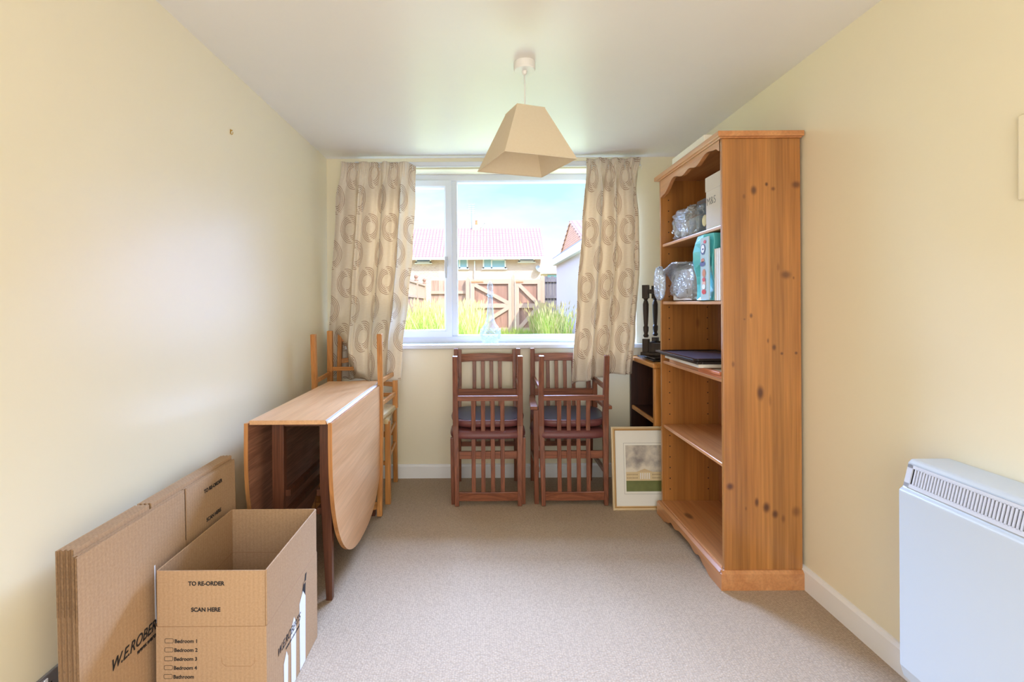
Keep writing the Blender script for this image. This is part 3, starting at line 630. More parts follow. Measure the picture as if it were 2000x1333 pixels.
disc(.045, .082, .018, .018).build('santa_face_print', M['skin'], gb); disc(.045, .10, .016, .010, -.0542).build('santa_hat_print', M['red'], gb); disc(.047, .066, .018, .012, -.0545).build('santa_beard_print', M['white'], gb); disc(.047, .042, .022, .012).build('santa_coat_print', M['red'], gb)
for k in range(6):
    o = MB().box((0, 0, 0), (.235, .009, .235+.004*(k % 2))).build('document_folder', M['white'], bevel=.001, loc=(1.066+.003*(k % 2), 2.2465+.0107*k, z1)); tag(o, 'white card folder standing upright at the near end of the middle shelf', 'folder', 'white folders on the middle shelf')
# frames on the wide shelf
def flat_frame(name, label, loc, rz, w, l, h, fm, cm, fw=.025, cat='picture frame'):
    t = thing(name, label, cat, loc, rz); b = MB()
    for a, c in (((0, 0), (fw, l)), ((w-fw, 0), (w, l)), ((fw, 0), (w-fw, fw)), ((fw, l-fw), (w-fw, l))): b.box((*a, 0), (*c, h))
    b.build('frame_moulding', fm, t, bevel=.002); MB().box((fw, fw, .002), (w-fw, l-fw, h*.6)).build('picture_glass', cm, t); return t
zs = .9304
flat_frame('framed_print', 'thin brown edged frame lying lowest at the near end of the open shelf', (1.068, 2.245, zs), 0, .30, .245, .014, M['orange'], M['mat'])
flat_frame('framed_print', 'brown edged frame lying just under the pale wooden frame, near end of shelf', (1.062, 2.25, zs+.0145), .03, .30, .20, .014, M['orange'], M['mat'])
flat_frame('framed_print', 'plain pale card backed frame lying on the far end of the open shelf', (1.078, 2.50, zs), 0, .29, .40, .018, M['pinesh'], M['mat'])
flat_frame('framed_print', 'pale wooden frame lying directly beneath the black framed stack', (1.033, 2.40, zs+.0292), -.02, .33, .47, .018, M['mat'], M['mat'])
flat_frame('framed_print', 'glossy black picture frame, lower of the two in the flat stack', (1.020, 2.385, zs+.0476), .0, .35, .50, .012, M['blackframe'], M['blackframe'])
flat_frame('framed_print', 'glossy black picture frame topmost in the flat stack on the open shelf', (1.005, 2.40, zs+.060), .015, .36, .50, .012, M['blackframe'], M['underseat'])

# ================================================================== LOW CABINET + STOOL
ly0, ly1, lz = 3.125, 3.655, .895
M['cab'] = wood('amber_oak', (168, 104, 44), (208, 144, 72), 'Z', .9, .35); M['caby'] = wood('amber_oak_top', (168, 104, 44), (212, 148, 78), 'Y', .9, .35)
M['cabin'] = wood('dark_brown_interior', (44, 24, 18), (74, 42, 30), 'Z', 1.0, .45)  # inner wood set far darker than the amber outside
lc = thing('low_shelf_cabinet', 'low open-fronted amber oak shelf cabinet in the back right corner', 'cabinet', (1.068, ly0, 0))
cd = XR-.03-1.068; cl = ly1-ly0
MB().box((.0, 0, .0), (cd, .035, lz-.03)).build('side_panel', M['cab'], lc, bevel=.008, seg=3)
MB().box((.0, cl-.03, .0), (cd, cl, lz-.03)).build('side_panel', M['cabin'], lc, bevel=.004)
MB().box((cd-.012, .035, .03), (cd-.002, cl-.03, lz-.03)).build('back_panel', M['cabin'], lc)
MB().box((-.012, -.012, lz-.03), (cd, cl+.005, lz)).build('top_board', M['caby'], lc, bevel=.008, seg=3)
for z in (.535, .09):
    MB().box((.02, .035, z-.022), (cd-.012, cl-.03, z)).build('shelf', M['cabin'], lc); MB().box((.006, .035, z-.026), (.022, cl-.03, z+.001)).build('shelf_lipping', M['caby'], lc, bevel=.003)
tr = MB().box((0, 0, 0), (.27, .33, .012)).build('tray', M['blackframe'], bevel=.004, loc=(1.085, 3.2, lz+.0005)); tag(tr, 'thin black tray under the upturned dark stool on the low cabinet', 'tray')
tr2 = MB().box((0, 0, 0), (.25, .29, .013)).build('tray', M['blackframe'], bevel=.004, loc=(1.10, 3.215, lz+.0130)); tag(tr2, 'second black tray stacked above the first, touching the upturned stool', 'tray')
sth = .0266
ang = math.atan2(.15, .115)
stl = thing('joint_stool', 'dark turned-leg oak stool standing upside down on the low cabinet', 'stool', (1.232, 3.398, lz+sth), ang)
A = .094
MB().box((-A-.03, -A-.03, 0), (A+.03, A+.03, .022)).build('seat', M['dark'], stl, bevel=.005)
b = MB()
for s_ in (-1, 1): b.box((-A, s_*A-.009, .022), (A, s_*A+.009, .085)); b.box((s_*A-.009, -A, .022), (s_*A+.009, A, .085))
b.build('apron', M['dark'], stl, bevel=.002)
LG = [(.020, .022, 1), (.020, .115, 1), (.012, .12, 0), (.019, .132, 0), (.012, .146, 0), (.017, .165, 0), (.018, .19, 0), (.012, .20, 0), (.014, .215, 0), (.018, .29, 0), (.019, .345, 0), (.014, .365, 0), (.010, .372, 0), (.018, .385, 0)]
for sx_ in (-1, 1):
    for sy_ in (-1, 1):
        b = MB(); b.box((sx_*A-.019, sy_*A-.019, .0225), (sx_*A+.019, sy_*A+.019, .11)); b.lathe([(r, z) for r, z, q in LG[2:]], (sx_*A, sy_*A, 0), 16)
        b.box((sx_*A-.019, sy_*A-.019, .385), (sx_*A+.019, sy_*A+.019, .475)); b.build('leg', M['dark'], stl)
for s_ in (-1, 1):
    MB().box((-A, s_*A-.009, .418), (A, s_*A+.009, .445)).build('stretcher', M['dark'], stl, bevel=.002); MB().box((s_*A-.009, -A, .418), (s_*A+.009, A, .445)).build('stretcher', M['dark'], stl, bevel=.002)

# ================================================================== FRAMED PICTURE
fw_, fh_ = .395, .505
pf = thing('framed_picture', 'gilt framed print of a columned mansion leaning on the low cabinet', 'picture', (P(1197, 996, 3.075).x, 3.062, 0.001))
pf.rotation_euler = (math.radians(-4.6), 0, 0)
def fr(x0, x1, z0, z1, w, y0, y1):
    b = MB()
    def ring(i, y): return [(x0+i, y, z0+i), (x1-i, y, z0+i), (x1-i, y, z1-i), (x0+i, y, z1-i)]
    b.loft([ring(0, y1), ring(0, y0), ring(w*.45, y0-.003), ring(w*.55, y0+.003), ring(w, y0+.005), ring(w, y1), ring(0, y1)], cap=False); return b
fr(0, fw_, 0, fh_, .012, 0, .018).build('outer_moulding', M['goldl'], pf)
fr(.0115, fw_-.0115, .0115, fh_-.0115, .012, .004, .018).build('inner_moulding', M['gold'], pf)
MB().box((.02, .011, .02), (fw_-.02, .015, fh_-.02)).build('mount', M['mat'], pf)
x0, x1, z0, z1_ = .075, fw_-.075, .095, .405
b = MB(); w = .0012
for a, c in (((x0, z0), (x1, z0+w)), ((x0, z1_-w), (x1, z1_)), ((x0, z0), (x0+w, z1_)), ((x1-w, z0), (x1, z1_))): b.box((a[0], .0104, a[1]), (c[0], .0112, c[1]))
b.build('mount_line', plain('grey_ink', (120, 110, 105), .7), pf)
def printmat():
    m, n, bb = newmat('watercolour_sky'); L = n.links; t = N(n, 'ShaderNodeTexCoord'); z = N(n, 'ShaderNodeTexNoise'); z.inputs['Scale'].default_value = 11; z.inputs['Detail'].default_value = 5
    L.new(t.outputs['Object'], z.inputs['Vector']); r = N(n, 'ShaderNodeValToRGB'); r.color_ramp.elements[0].position = .35; r.color_ramp.elements[0].color = lin(140, 132, 128); r.color_ramp.elements[1].position = .62; r.color_ramp.elements[1].color = lin(222, 212, 192)
    L.new(z.outputs[0], r.inputs[0]); L.new(r.outputs[0], bb.inputs['Base Color']); bb.inputs['Roughness'].default_value = .3; return m
ix0, ix1, iz0, iz1 = x0+.012, x1-.012, z0+.016, z1_-.014
MB().box((ix0, .0098, iz0+.10), (ix1, .0108, iz1)).build('printed_sky', printmat(), pf)
MB().box((ix0, .0098, iz0), (ix1, .0108, iz0+.065)).build('printed_lawn', plain('green_print', (110, 116, 66), .4, noise_amt=.3, nscale=25), pf)
pm = (ix0+ix1)/2+.004
b = MB(); b.prism([(pm-.05, iz0+.118), (pm+.05, iz0+.118), (pm, iz0+.138)], 1, .0097, .0106)
b.build('printed_pediment', plain('stone_print_light', (206, 180, 140), .4), pf)
b = MB()
for k in range(6): x = pm-.028+k*.0112; b.box((x, .0093, iz0+.075), (x+.004, .0097, iz0+.112))
b.build('printed_columns', M['white'], pf)
b = MB(); b.box((ix0, .0097, iz0+.065), (ix1, .0108, iz0+.118)); b.cur = 1
for k in range(24):
    x = ix0+.006+k*(ix1-ix0-.012)/24
    if abs(x-pm) < .04: continue
    for z in (.078, .098): b.box((x, .0093, iz0+z), (x+.003, .0097, iz0+z+.008))
b.build('printed_building', [plain('stone_print', (214, 192, 148), .4, noise_amt=.08, nscale=60), plain('brown_print', (120, 96, 72), .5)], pf)

# ================================================================== SLAT BACK DINING CHAIRS
def make_dining_chair(label, arms=False):
    t = thing('dining_chair', label, 'chair', (0, 0, 0)); hw, hf = .205, .222
    yb, yf = .195, -.195
    for s_ in (-1, 1):
        MB().path([(s_*hw, yb+.03, 0), (s_*hw, yb, .25), (s_*hw, yb-.005, .45), (s_*hw*.97, yb+.02, .70), (s_*hw*.96, yb+.045, .945)], [.03, .033, .036, .03, .026], [.028, .034, .036, .032, .024]).build('rear_post', M['mahog'], t, bevel=.003)
        MB().path([(s_*hf, yf, 0), (s_*hf, yf, .425 if not arms else .60)], [.028, .034], [.028, .034]).build('leg', M['mahog'], t, bevel=.003)
        MB().box((s_*.21-.009, yf, .135 if False else .20), (s_*.21+.009, yb, .228)).build('side_stretcher', M['mahog'], t, bevel=.002)
    # crest, low back rail, front stretcher
    b = MB(); b.path([(x*hw*.94, yb+.038-.014*(1-x*x), .885+.008*(1-x*x)) for x in [k/6-1 for k in range(13)]], .056, .018, ref=(0, 0, 1)); b.build('crest_rail', M['mahogx'], t, bevel=.003)
    MB().box((-hw+.012, yb+.002, .255), (hw-.012, yb+.02, .287)).build('low_back_rail', M['mahogx'], t, bevel=.002)
    MB().box((-hf+.012, yf-.009, .288), (hf-.012, yf+.009, .336)).build('front_stretcher', M['mahogx'], t, bevel=.002)
    for k in range(4):
        x = -.092+k*.0613
        MB().path([(x, yb+.010, .28), (x, yb+.004, .45), (x*1.0, yb+.014, .68), (x, yb+.026, .865)], .0265, .009).build('back_slat', M['mahog'], t, bevel=.002)
    # padded seat
    b = MB(); rings = []
    def outline(k, z, g):
        r = []
        for a in range(36):
            th = 2*PI*a/36; c_, s2 = math.cos(th), math.sin(th)
            x = math.copysign(abs(c_)**.42, c_); y = math.copysign(abs(s2)**.42, s2)
            wx = (.246 if y < 0 else .246-.03*y)*k; r.append((x*wx, y*.205*k-.018+(-.012 if y < -.6 else 0), z))
        return r
    rings = [outline(.94, .4205, 0), outline(.985, .424, 0), outline(1.0, .436, 0), outline(.99, .452, 0), outline(.95, .464, 0), outline(.84, .471, 0), outline(.4, .4755, 0)]
    b.loft(rings); st_ = b.build('seat', M['maroon'], t, smooth=True)
    MB().loft([outline(.91, .4175, 0), outline(.91, .4203, 0)]).build('dust_cover', M['underseat'], st_)
    if arms:
        for s_ in (-1, 1):
            MB().path([(s_*.212, yb+.0, .615), (s_*.226, 0, .618), (s_*.236, yf-.02, .612)], [.03, .042, .048], [.022, .022, .022]).build('armrest', M['mahogx'], t, bevel=.004)
    return t
CY = 3.378
gA = ((P(955, 900, 3.2).x+P(951, 900, 3.58).x)/2); gB = (P(1117, 900, 3.2).x+P(1097, 900, 3.58).x)/2
c1 = make_dining_chair('slat-back dining chair standing upright under an upturned chair, left stack by the wall')
c1.location = (gA, CY, 0)
c2 = copy_tree(c1); c2['label'] = 'upside-down slat-back dining chair resting on the left stack, blue-lit dark underside'
c2.location = (gA, CY-.02, .9535); c2.rotation_euler = (PI+math.radians(1.5), 0, 0)
c3 = make_dining_chair('slat-back carver chair with armrests, upright beneath an upturned chair at right', True)
c3.location = (gB-.005, CY, 0)
c4 = copy_tree(c1); c4['label'] = 'upside-down slat-back dining chair resting on the armchair nearest the framed picture'
c4.location = (gB+.01, CY-.02, .9535); c4.rotation_euler = (PI+math.radians(1.5), 0, 0)
for c in (c1, c2, c3, c4): c['group'] = 'stacked slat-back dining chairs below the window'

# ================================================================== LADDER BACK CHAIRS
def make_ladder(label):
    t = thing('ladder_back_chair', label, 'chair'); hw, hf, yb, yf = .20, .222, .19, -.19
    for s_ in (-1, 1):
        MB().path([(s_*hw, yb+.02, 0), (s_*hw, yb, .3), (s_*hw, yb, .55), (s_*hw, yb+.02, .85), (s_*hw, yb+.045, 1.09)], .03, .032).build('rear_post', M['oak'], t, bevel=.004)
        MB().box((s_*hf-.017, yf-.017, 0), (s_*hf+.017, yf+.017, .53)).build('leg', M['oak'], t, bevel=.003)
        for z in (.29, .43): MB().beam((s_*hf, yf, z), (s_*hw, yb, z), .026, .016, ref=(0, 0, 1)).build('side_rung', M['oakx'], t, bevel=.002)
    for z in (.26, .44): MB().box((-hf, yf-.008, z-.013), (hf, yf+.008, z+.013)).build('front_rung', M['oakx'], t, bevel=.002)
    MB().box((-hw, yb-.008, .34), (hw, yb+.008, .366)).build('rear_rung', M['oakx'], t, bevel=.002)
    for z, h in ((.70, .034), (.87, .034), (1.03, .044)):
        y = yb+.02*(z-.55)/.3
        MB().path([(x*hw, y+.014*(1-x*x), z+.012*(1-x*x)) for x in [k/5-1 for k in range(11)]], h, .012, ref=(0, 0, 1)).build('ladder_slat', M['oakx'], t, bevel=.002)
    b = MB(); # four woven triangles, slightly dished
    zc = .546
    q = [(-hf-.006, yf-.02, .54), (hf+.006, yf-.02, .54), (hw-.004, yb-.02, .54), (-hw+.004, yb-.02, .54)]
    def rg(k, z): 
        cx_ = sum(p[0] for p in q)/4; cy_ = sum(p[1] for p in q)/4; return [(cx_+(p[0]-cx_)*k, cy_+(p[1]-cy_)*k, z) for p in q]
    b.loft([rg(.95, .508), rg(1.0, .515), rg(1.005, .53), rg(.985, .543), rg(.9, .549), rg(.5, .546), rg(.1, .54)])
    for k in range(14):
        f = (k+1)/15; r_ = rg(f*.98, .5495-.006*(1-f))
        for a in range(4): b.tube([r_[a], r_[(a+1) % 4]], .0042, 5)
    b.build('rush_seat', M['rush'], t, smooth=False)
    return t
LX = -.838
l1 = make_ladder('honey wood ladder-back chair upright in the left corner, curtain draped over it')
l1.location = (LX, 3.385, 0)
l2 = copy_tree(l1); l2['label'] = 'honey wood ladder-back chair turned upside down, straddling the far end of the table'
l2.location = (LX+.01, 3.225, 1.098); l2.rotation_euler = (PI, 0, 0)
for c in (l1, l2): c['group'] = 'stacked rush-seat ladder-back chairs in the corner'

# ================================================================== DROP LEAF TABLE
tz = .797; ty0, ty1 = 2.062, 3.118
tb = thing('drop_leaf_table', 'narrow folded oak gateleg table with oval leaves hanging down at left', 'table', (-.82, ty0, 0)); TL = ty1-ty0
xr_, xl_ = .178, -.150
MB().box((xl_, 0, tz-.018), (xr_-.012, TL, tz)).build('centre_top', M['veneer'], tb, bevel=.002)
b = MB(); b.tube([(xr_-.006, 0.004, tz-.012), (xr_-.006, TL-.004, tz-.012)], .0068, 12); b.build('rule_hinge', M['veneeredge'], tb, smooth=True)
b = MB(); b.box((xr_-.0005, .006, tz-.016), (xr_+.001, TL-.006, tz-.013)); 
M['hinge'] = plain('pale_hinge_strip', (210, 214, 228), .25, metal=.5)
b = MB(); b.loft([[(xr_-.012, y, tz-.0005), (xr_-.003, y, tz-.003), (xr_+.004, y, tz-.010), (xr_-.006, y, tz-.016)] for y in (.001, TL-.001)]); b.build('hinge_strip', M['hinge'], tb)
def leaf(xm, tilt, name, drop=.70):
    pts = []; top_z = tz-.012
    pts.append((0, top_z)); 
    for k in range(41):
        th = PI*k/40; c_, s2 = math.cos(th), math.sin(th)
        y = TL/2-(TL/2)*math.copysign(abs(c_)**.80, c_); z = top_z-.10-(drop-.10)*abs(s2)**.86; pts.append((y, z))
    pts.append((TL, top_z))
    pts = pts[:]
    b = MB(); 
    r0 = [(xm+tilt*(top_z-z), y, z) for y, z in pts]; r1 = [(xm+.017+tilt*(top_z-z), y, z) for y, z in pts]
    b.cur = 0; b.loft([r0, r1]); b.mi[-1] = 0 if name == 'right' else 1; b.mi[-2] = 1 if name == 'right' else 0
    for k in range(len(b.mi)-2): b.mi[k] = 2
    # caps: -2 is the r0 side (left), -1 the r1 side (right)
    return b
lf = leaf(xr_-.003, .0, 'right'); lf.build('drop_leaf', [M['veneerleaf'], M['under'], M['veneeredge']], tb, bevel=.0)
lf = leaf(xl_-.022, -.01, 'left'); lf.build('drop_leaf', [M['veneerleaf'], M['under'], M['veneeredge']], tb, bevel=.0)
for y in (.10, TL-.10):
    for x in (-.067, .137):
        ii = .0
        MB().path([(x+(.02 if x > 0 else -.02)*0+ (.012 if x>0 else -.004), y, 0), (x, y, tz-.30), (x, y, tz-.019)], [.026, .050, .050], [.028, .034, .034]).build('leg', M['legdark'], tb, bevel=.002)
    MB().box((-.067, y-.01, tz-.045), (.137, y+.01, tz-.019)).build('end_rail', M['legdark'], tb)
    if y > .5: MB().box((-.067, y-.01, .20), (.137, y+.01, .235)).build('end_stretcher', M['legdark'], tb)
for x in (-.067, .137): MB().box((x-.01, .1, tz-.045), (x+.01, TL-.1, tz-.019)).build('side_rail', M['legdark'], tb)
# folded swing gates
for sgn, x, y0g in ((-1, -.035, .12), (1, .10, .56)):
    g = MB().box((x-.014, TL-.24 if sgn < 0 else .60, .0), (x+.014, TL-.20 if sgn < 0 else .64, tz-.09)).build('gate_leg', M['legdark'], tb, bevel=.002)
    for z in (.455, .375):
        MB().box((x-.011, .112, z-.014), (x+.011, TL-.23 if sgn < 0 else .62, z+.014)).build('gate_rail', M['legdark'], tb, bevel=.002)

# ================================================================== CARDBOARD BOXES
ob = thing('cardboard_box', 'open empty brown cardboard box standing on the carpet in front of the table', 'box', (-.807, 1.470, 0))
bw, bl_, ct = .325, .445, .0045; fz, hz_ = .328, .492
hx = bw/2
b = MB(); b.box((-hx, 0, .002), (hx, ct, fz)); b.box((-hx, bl_-ct, .002), (hx, bl_, fz)); b.box((-hx, ct, .002), (-hx+ct, bl_-ct, fz)); b.box((hx-ct, ct, .002), (hx, bl_-ct, fz)); b.box((-hx+ct, ct, .002), (hx-ct, bl_-ct, .008))
b.build('box_body', M['card'], ob)
g_ = .004
MB().box((-hx+g_, 0, fz), (hx-g_, ct, hz_)).build('flap', M['card'], ob, bevel=.001)
MB().box((-hx+g_, bl_-ct, fz), (hx-g_, bl_, hz_)).build('flap', M['card'], ob, bevel=.001)
MB().box((-hx, g_, fz), (-hx+ct, bl_-g_, hz_)).build('flap', M['card'], ob, bevel=.001)
MB().box((hx-ct, g_, fz), (hx, bl_-g_, hz_)).build('flap', M['card'], ob, bevel=.001)
# pressed creases where the flaps fold
M['crease'] = plain('cardboard_crease', (168, 128, 90), .8)
b = MB(); b.box((-hx+.004, -.0004, fz-.001), (hx-.004, .0, fz)); b.box((hx, .004, fz-.001), (hx+.0004, bl_-.004, fz)); b.box((-hx+ct, bl_-ct-.0004, fz-.0012), (hx-ct, bl_-ct, fz+.0006)); b.box((-hx+ct, ct, fz-.0012), (-hx+ct+.0004, bl_-ct, fz+.0006))
b.build('fold_crease', M['crease'], ob)
def bp_(px, py): p = P(px, py, 1.470); return (p.x+.807, p.z)
x_, z_ = bp_(403, 1144); text('TO RE-ORDER', .0165, M['text'], ob, (x_, -.0006, z_), 'front', bold=.0005, align='CENTER')
x_, z_ = bp_(402, 1195); text('SCAN HERE', .0165, M['text'], ob, (x_, -.0006, z_), 'front', bold=.0005, align='CENTER')
def roundrect(cx, cz, w, h, r, t):
    def ol(w, h, r):
        out = []
        for qx, qz, a0 in ((1, 1, 0), (-1, 1, PI/2), (-1, -1, PI), (1, -1, 3*PI/2)):
            for k in range(5): a = a0+PI/2*k/4; out.append((cx+qx*(w/2-r)+r*math.cos(a), cz+qz*(h/2-r)+r*math.sin(a)))
        return out
    return ol(w, h, r), ol(w-2*t, h-2*t, r-t)
for k, s_ in enumerate(('Bedroom 1', 'Bedroom 2', 'Bedroom 3', 'Bedroom 4', 'Bathroom')):
    x_, z_ = bp_(341-k*.6, 1256.5+k*17.4); text(s_, .0150, M['text'], ob, (x_, -.0006, z_), 'front', bold=.00025)
    x_, z_ = bp_(330.5-k*.5, 1252.5+k*17.4); o1, o2 = roundrect(x_, z_, .026, .0135, .004, .0011); b = MB()
    n4 = len(o1)
    for j in range(n4): b.poly([(o1[j][0], -.0006, o1[j][1]), (o1[(j+1) % n4][0], -.0006, o1[(j+1) % n4][1]), (o2[(j+1) % n4][0], -.0006, o2[(j+1) % n4][1]), (o2[j][0], -.0006, o2[j][1])])
    b.build('printed_tick_box', M['text'], ob)
# hand hole scored but not opened
hc = [bp_(433, 1285), bp_(434, 1296), bp_(441, 1302), bp_(490, 1302), bp_(497, 1296), bp_(498, 1285)]
MB().tube([(x, -.0003, z) for x, z in hc], .0006, 5).build('hand_hole_score', M['crease'], ob)
xe = hx+.0006
text('W.E.ROBERTS', .034, M['text'], ob, (xe, .075, .180), 'east', shear=.35, bold=.0003, sx=.92)
text('www.weroberts.co.uk', .014, M['text'], ob, (xe, .14, .160), 'east', shear=.3, bold=.0002, sx=.95)
b = MB(); b.poly([(xe, .31, .285), (xe, .325, .285), (xe, .333, .31), (xe, .318, .31)]); b.poly([(xe, .285, .25), (xe, .305, .25), (xe, .30, .295)]); b.poly([(xe, .302, .215), (xe, .318, .235), (xe, .322, .28), (xe, .305, .28)])
b.build('printed_emblem', M['text'], ob)
# places where strips of the paper face are torn off, showing white
b = MB()
for (y0, y1, zt_) in ((.125, .155, .135), (.185, .225, .205), (.262, .315, .245)):
    b.poly([(xe+.0002, y0, .003), (xe+.0002, y1, .003), (xe+.0002, y1+.004, zt_*.95), (xe+.0002, (y0+y1)/2+.006, zt_+.018), (xe+.0002, y0-.002, zt_-.01)])
b.build('white_tape_strip', M['white'], ob)

# flattened boxes leaning on the left wall
LF = .775; HFt = .655
def flat_box(split, HFt, th=.0044):
    """flattened carton: two plies, four flaps each side separated by slots"""
    b = MB(); fl = .165; sl = .005
    segs = [(0, split-sl), (split+sl, LF)]
    for x in (0, th/2+.0003):
        x2 = x+th/2-.0003
        b.box((x, 0, fl), (x2, LF, HFt-fl))
        for a, c in segs: b.box((x, a, 0), (x2, c, fl)); b.box((x, a, HFt-fl), (x2, c, HFt))
    return b
nfl = 10
proto = None
for k in range(nfl):
    split = .285 if k < 7 else .445; HFt = .668 if k < 7 else .655
    m_ = flat_box(split, HFt)
    front = k >= nfl-1
    o = thing('flattened_cardboard_box', '', 'flattened box', (0, 0, 0))
    m_.build('folded_board', M['card'], o)
    b = MB(); sl = .0012
    for zz0, zz1 in ((HFt-.165, HFt),): b.box((.0002, -sl, zz0), (.0048, 0.0, zz1))
    b.box((.0010, -sl*.6, .0), (.0040, 0.0, HFt-.165))
    b.build('cut_edge', M['cardedge'], o)
    xk = -1.048+.0061*k
    near = 1.232+(.0 if k < 7 else -.004)+[0, .006, .002, .008, .003, .009, .004, .002, .006, -.006][k]
    lift = [.006, .004, .002, .003, .0, .001, .0, .0, .0, .0][k]
    o.location = (xk, near, .001)
    o.rotation_euler = (0, math.radians(-1.0), 0)
    dz_ = .0
    if k == nfl-1:
        o.location = (xk+.001, near, .001)
        # printing on the visible face
        xf = .0054
        cr2 = MB(); cr2.box((.0050, .4445, .0), (.0052, .4465, HFt)); cr2.build('fold_crease', M['crease'], o)
        text('W.E.ROBERTS', .042, M['text'], o, (xf, .098, .300), 'east', shear=.35, bold=.0004, sx=.86)
        text('www.weroberts.co.uk', .020, M['text'], o, (xf, .198, .278), 'east', shear=.3, bold=.0003, sx=.9)
        text('TO RE-ORDER', .019, M['text'], o, (xf, .615, .603), 'east', bold=.0004, align='CENTER')
        text('SCAN HERE', .019, M['text'], o, (xf, .615, .497), 'east', bold=.0004, align='CENTER')
        MB().box((.0050, .28, HFt-.34), (.0054, .286, HFt-.165)).build('tape_strip', M['white'], o)
    o['label'] = ('front flattened cardboard box of the leaning stack, printed with W.E.ROBERTS' if k == nfl-1 else
                  'flattened cardboard box against the wall, rearmost of the leaning stack' if k == 0 else
                  'flattened brown cardboard box packed between others in the leaning stack')
    o['group'] = 'flattened cardboard boxes leaning on the left wall'
for o in [x for x in bpy.data.objects if x.name.startswith('flattened_cardboard_box') and x.parent is None]:
    if 'printed' in o['label'] or 'rearmost' in o['label']: del o['group']

# ================================================================== STORAGE HEATER, SOCKET, ETC
sy1 = 1.535; sy0 = .78
hx0 = 1.268
ht_ = thing('storage_heater', 'white slimline storage heater with slotted top grille on the right wall', 'heater', (hx0, sy0, 0)); hl = sy1-sy0
dpt = XR-hx0-.001
prof = [(.012, .125), (.0, .165), (.0, .700), (.012, .708), (.030, .782), (.040, .792), (dpt, .792), (dpt, .125)]
b = MB(); b.loft([[(x, 0, z) for x, z in prof], [(x, hl-.004, z) for x, z in prof]]); b.build('casing', M['enamel'], ht_, bevel=.006, seg=3)
prof2 = [(.05, .035), (.03, .125), (dpt, .125), (dpt, .035)]
b = MB(); b.loft([[(x, 0, z) for x, z in prof2], [(x, hl-.03, z) for x, z in prof2]]); b.build('base', M['enamel'], ht_)
# slotted grille lying on the sloping band
sl = math.atan2(.030-.012, .782-.708)
R_ = Matrix.Translation((.012, 0, .708)) @ Matrix.Rotation(sl, 4, 'Y')
hs = .076
g1 = MB(); g1.box((-.003, .0, .004), (-.0005, hl-.02, hs-.004), R_); g1.build('grille_backing', M['rubber'], ht_)
b = MB(); b.box((-.007, 0, .004), (-.002, hl-.016, .016), R_); b.box((-.007, 0, hs-.014), (-.002, hl-.016, hs-.004), R_); b.box((-.007, hl-.034, .004), (-.002, hl-.016, hs-.004), R_)
ns = 76
for k in range(ns):
    y = .002+(hl-.040)*k/ns; b.box((-.007, y, .014), (-.002, y+.0048, hs-.012), R_)
b.build('grille', M['vent'], ht_)
b = MB(); b.path([(-.004, hl-.002, .700), (.004, hl-.002, .702)], .01, .008); 
# wall box at the right edge
t = MB().box((-.012, 0, 0), (0, .145, .225)).build('wall_box', M['wall'], bevel=.006, seg=4, loc=(XR-.0005, 1.177, 1.538)); tag(t, 'cream painted slim box fixed to the right wall at the picture edge', 'wall box')
# double socket low on the left wall
sk = thing('wall_socket', 'grey metal double wall socket low on the left wall by flattened boxes', 'socket', (XL, 1.200, .232))
MB().box((.0005, 0, 0), (.009, .146, .086)).build('faceplate', M['greyplate'], sk, bevel=.003)
for y in (.040, .106):
    MB().box((.009, y-.022, .060), (.0125, y-.012, .078)).build('rocker_switch', M['white'], sk, bevel=.001)
    b = MB(); b.box((.009, y-.003, .048), (.0096, y+.003, .060)); b.box((.009, y-.014, .024), (.0096, y-.007, .030)); b.box((.009, y+.007, .024), (.0096, y+.014, .030)); b.build('socket_holes', M['rubber'], sk)
pk = P(450, 258, 1.0)
ky = abs(XL)/abs(pk.x); kz = P(450, 258, ky).z
k_ = thing('picture_hook', 'tiny brass picture hook high on the left wall', 'hook', (XL, ky, kz))
MB().box((.0003, -.004, -.008), (.0018, .004, .012)).tube([(.002, 0, -.006), (.007, 0, -.012), (.011, 0, -.008), (.011, 0, 0)], .0016, 6).build('hook', M['brass'], k_)
MB().lathe([(.003, 0), (.003, .008)], (0, 0, 0), 8).build('pin', M['brass'], k_, loc=(.001, 0, .007), rot=(0, PI/2, 0))

# ================================================================== OUTSIDE
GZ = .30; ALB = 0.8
M['soil'] = plain('dry_lawn', (176, 170, 104), .95, noise_amt=.25, nscale=3)
M['fence'] = wood('weathered_fence_wood', (150, 112, 92), (196, 160, 136), 'Z', .5, .8, boards=.12, boarddir=0)
M['gatem'] = wood('brown_gate_wood', (138, 96, 80), (182, 136, 112), 'Z', .5, .8, boards=.11, boarddir=0)
M['gatef'] = plain('pale_gate_rail_wood', (190, 156, 132), .8, noise_amt=.1)
M['shadefence'] = wood('shade_darkened_fence_wood', (96, 90, 96), (134, 124, 126), 'Z', .5, .8)  # shade on the fence by the garage is put into this dark grey
M['render'] = plain('cream_render_wall', (226, 204, 182), .9, noise_amt=.05, nscale=3)
M['lilac'] = plain('pebbledash_wall', (214, 196, 206), .9, noise_amt=.06, nscale=30)
M['fascia'] = plain('white_fascia', (240, 240, 242), .5)
M['felt'] = plain('grey_felt_roof', (150, 150, 165), .8)
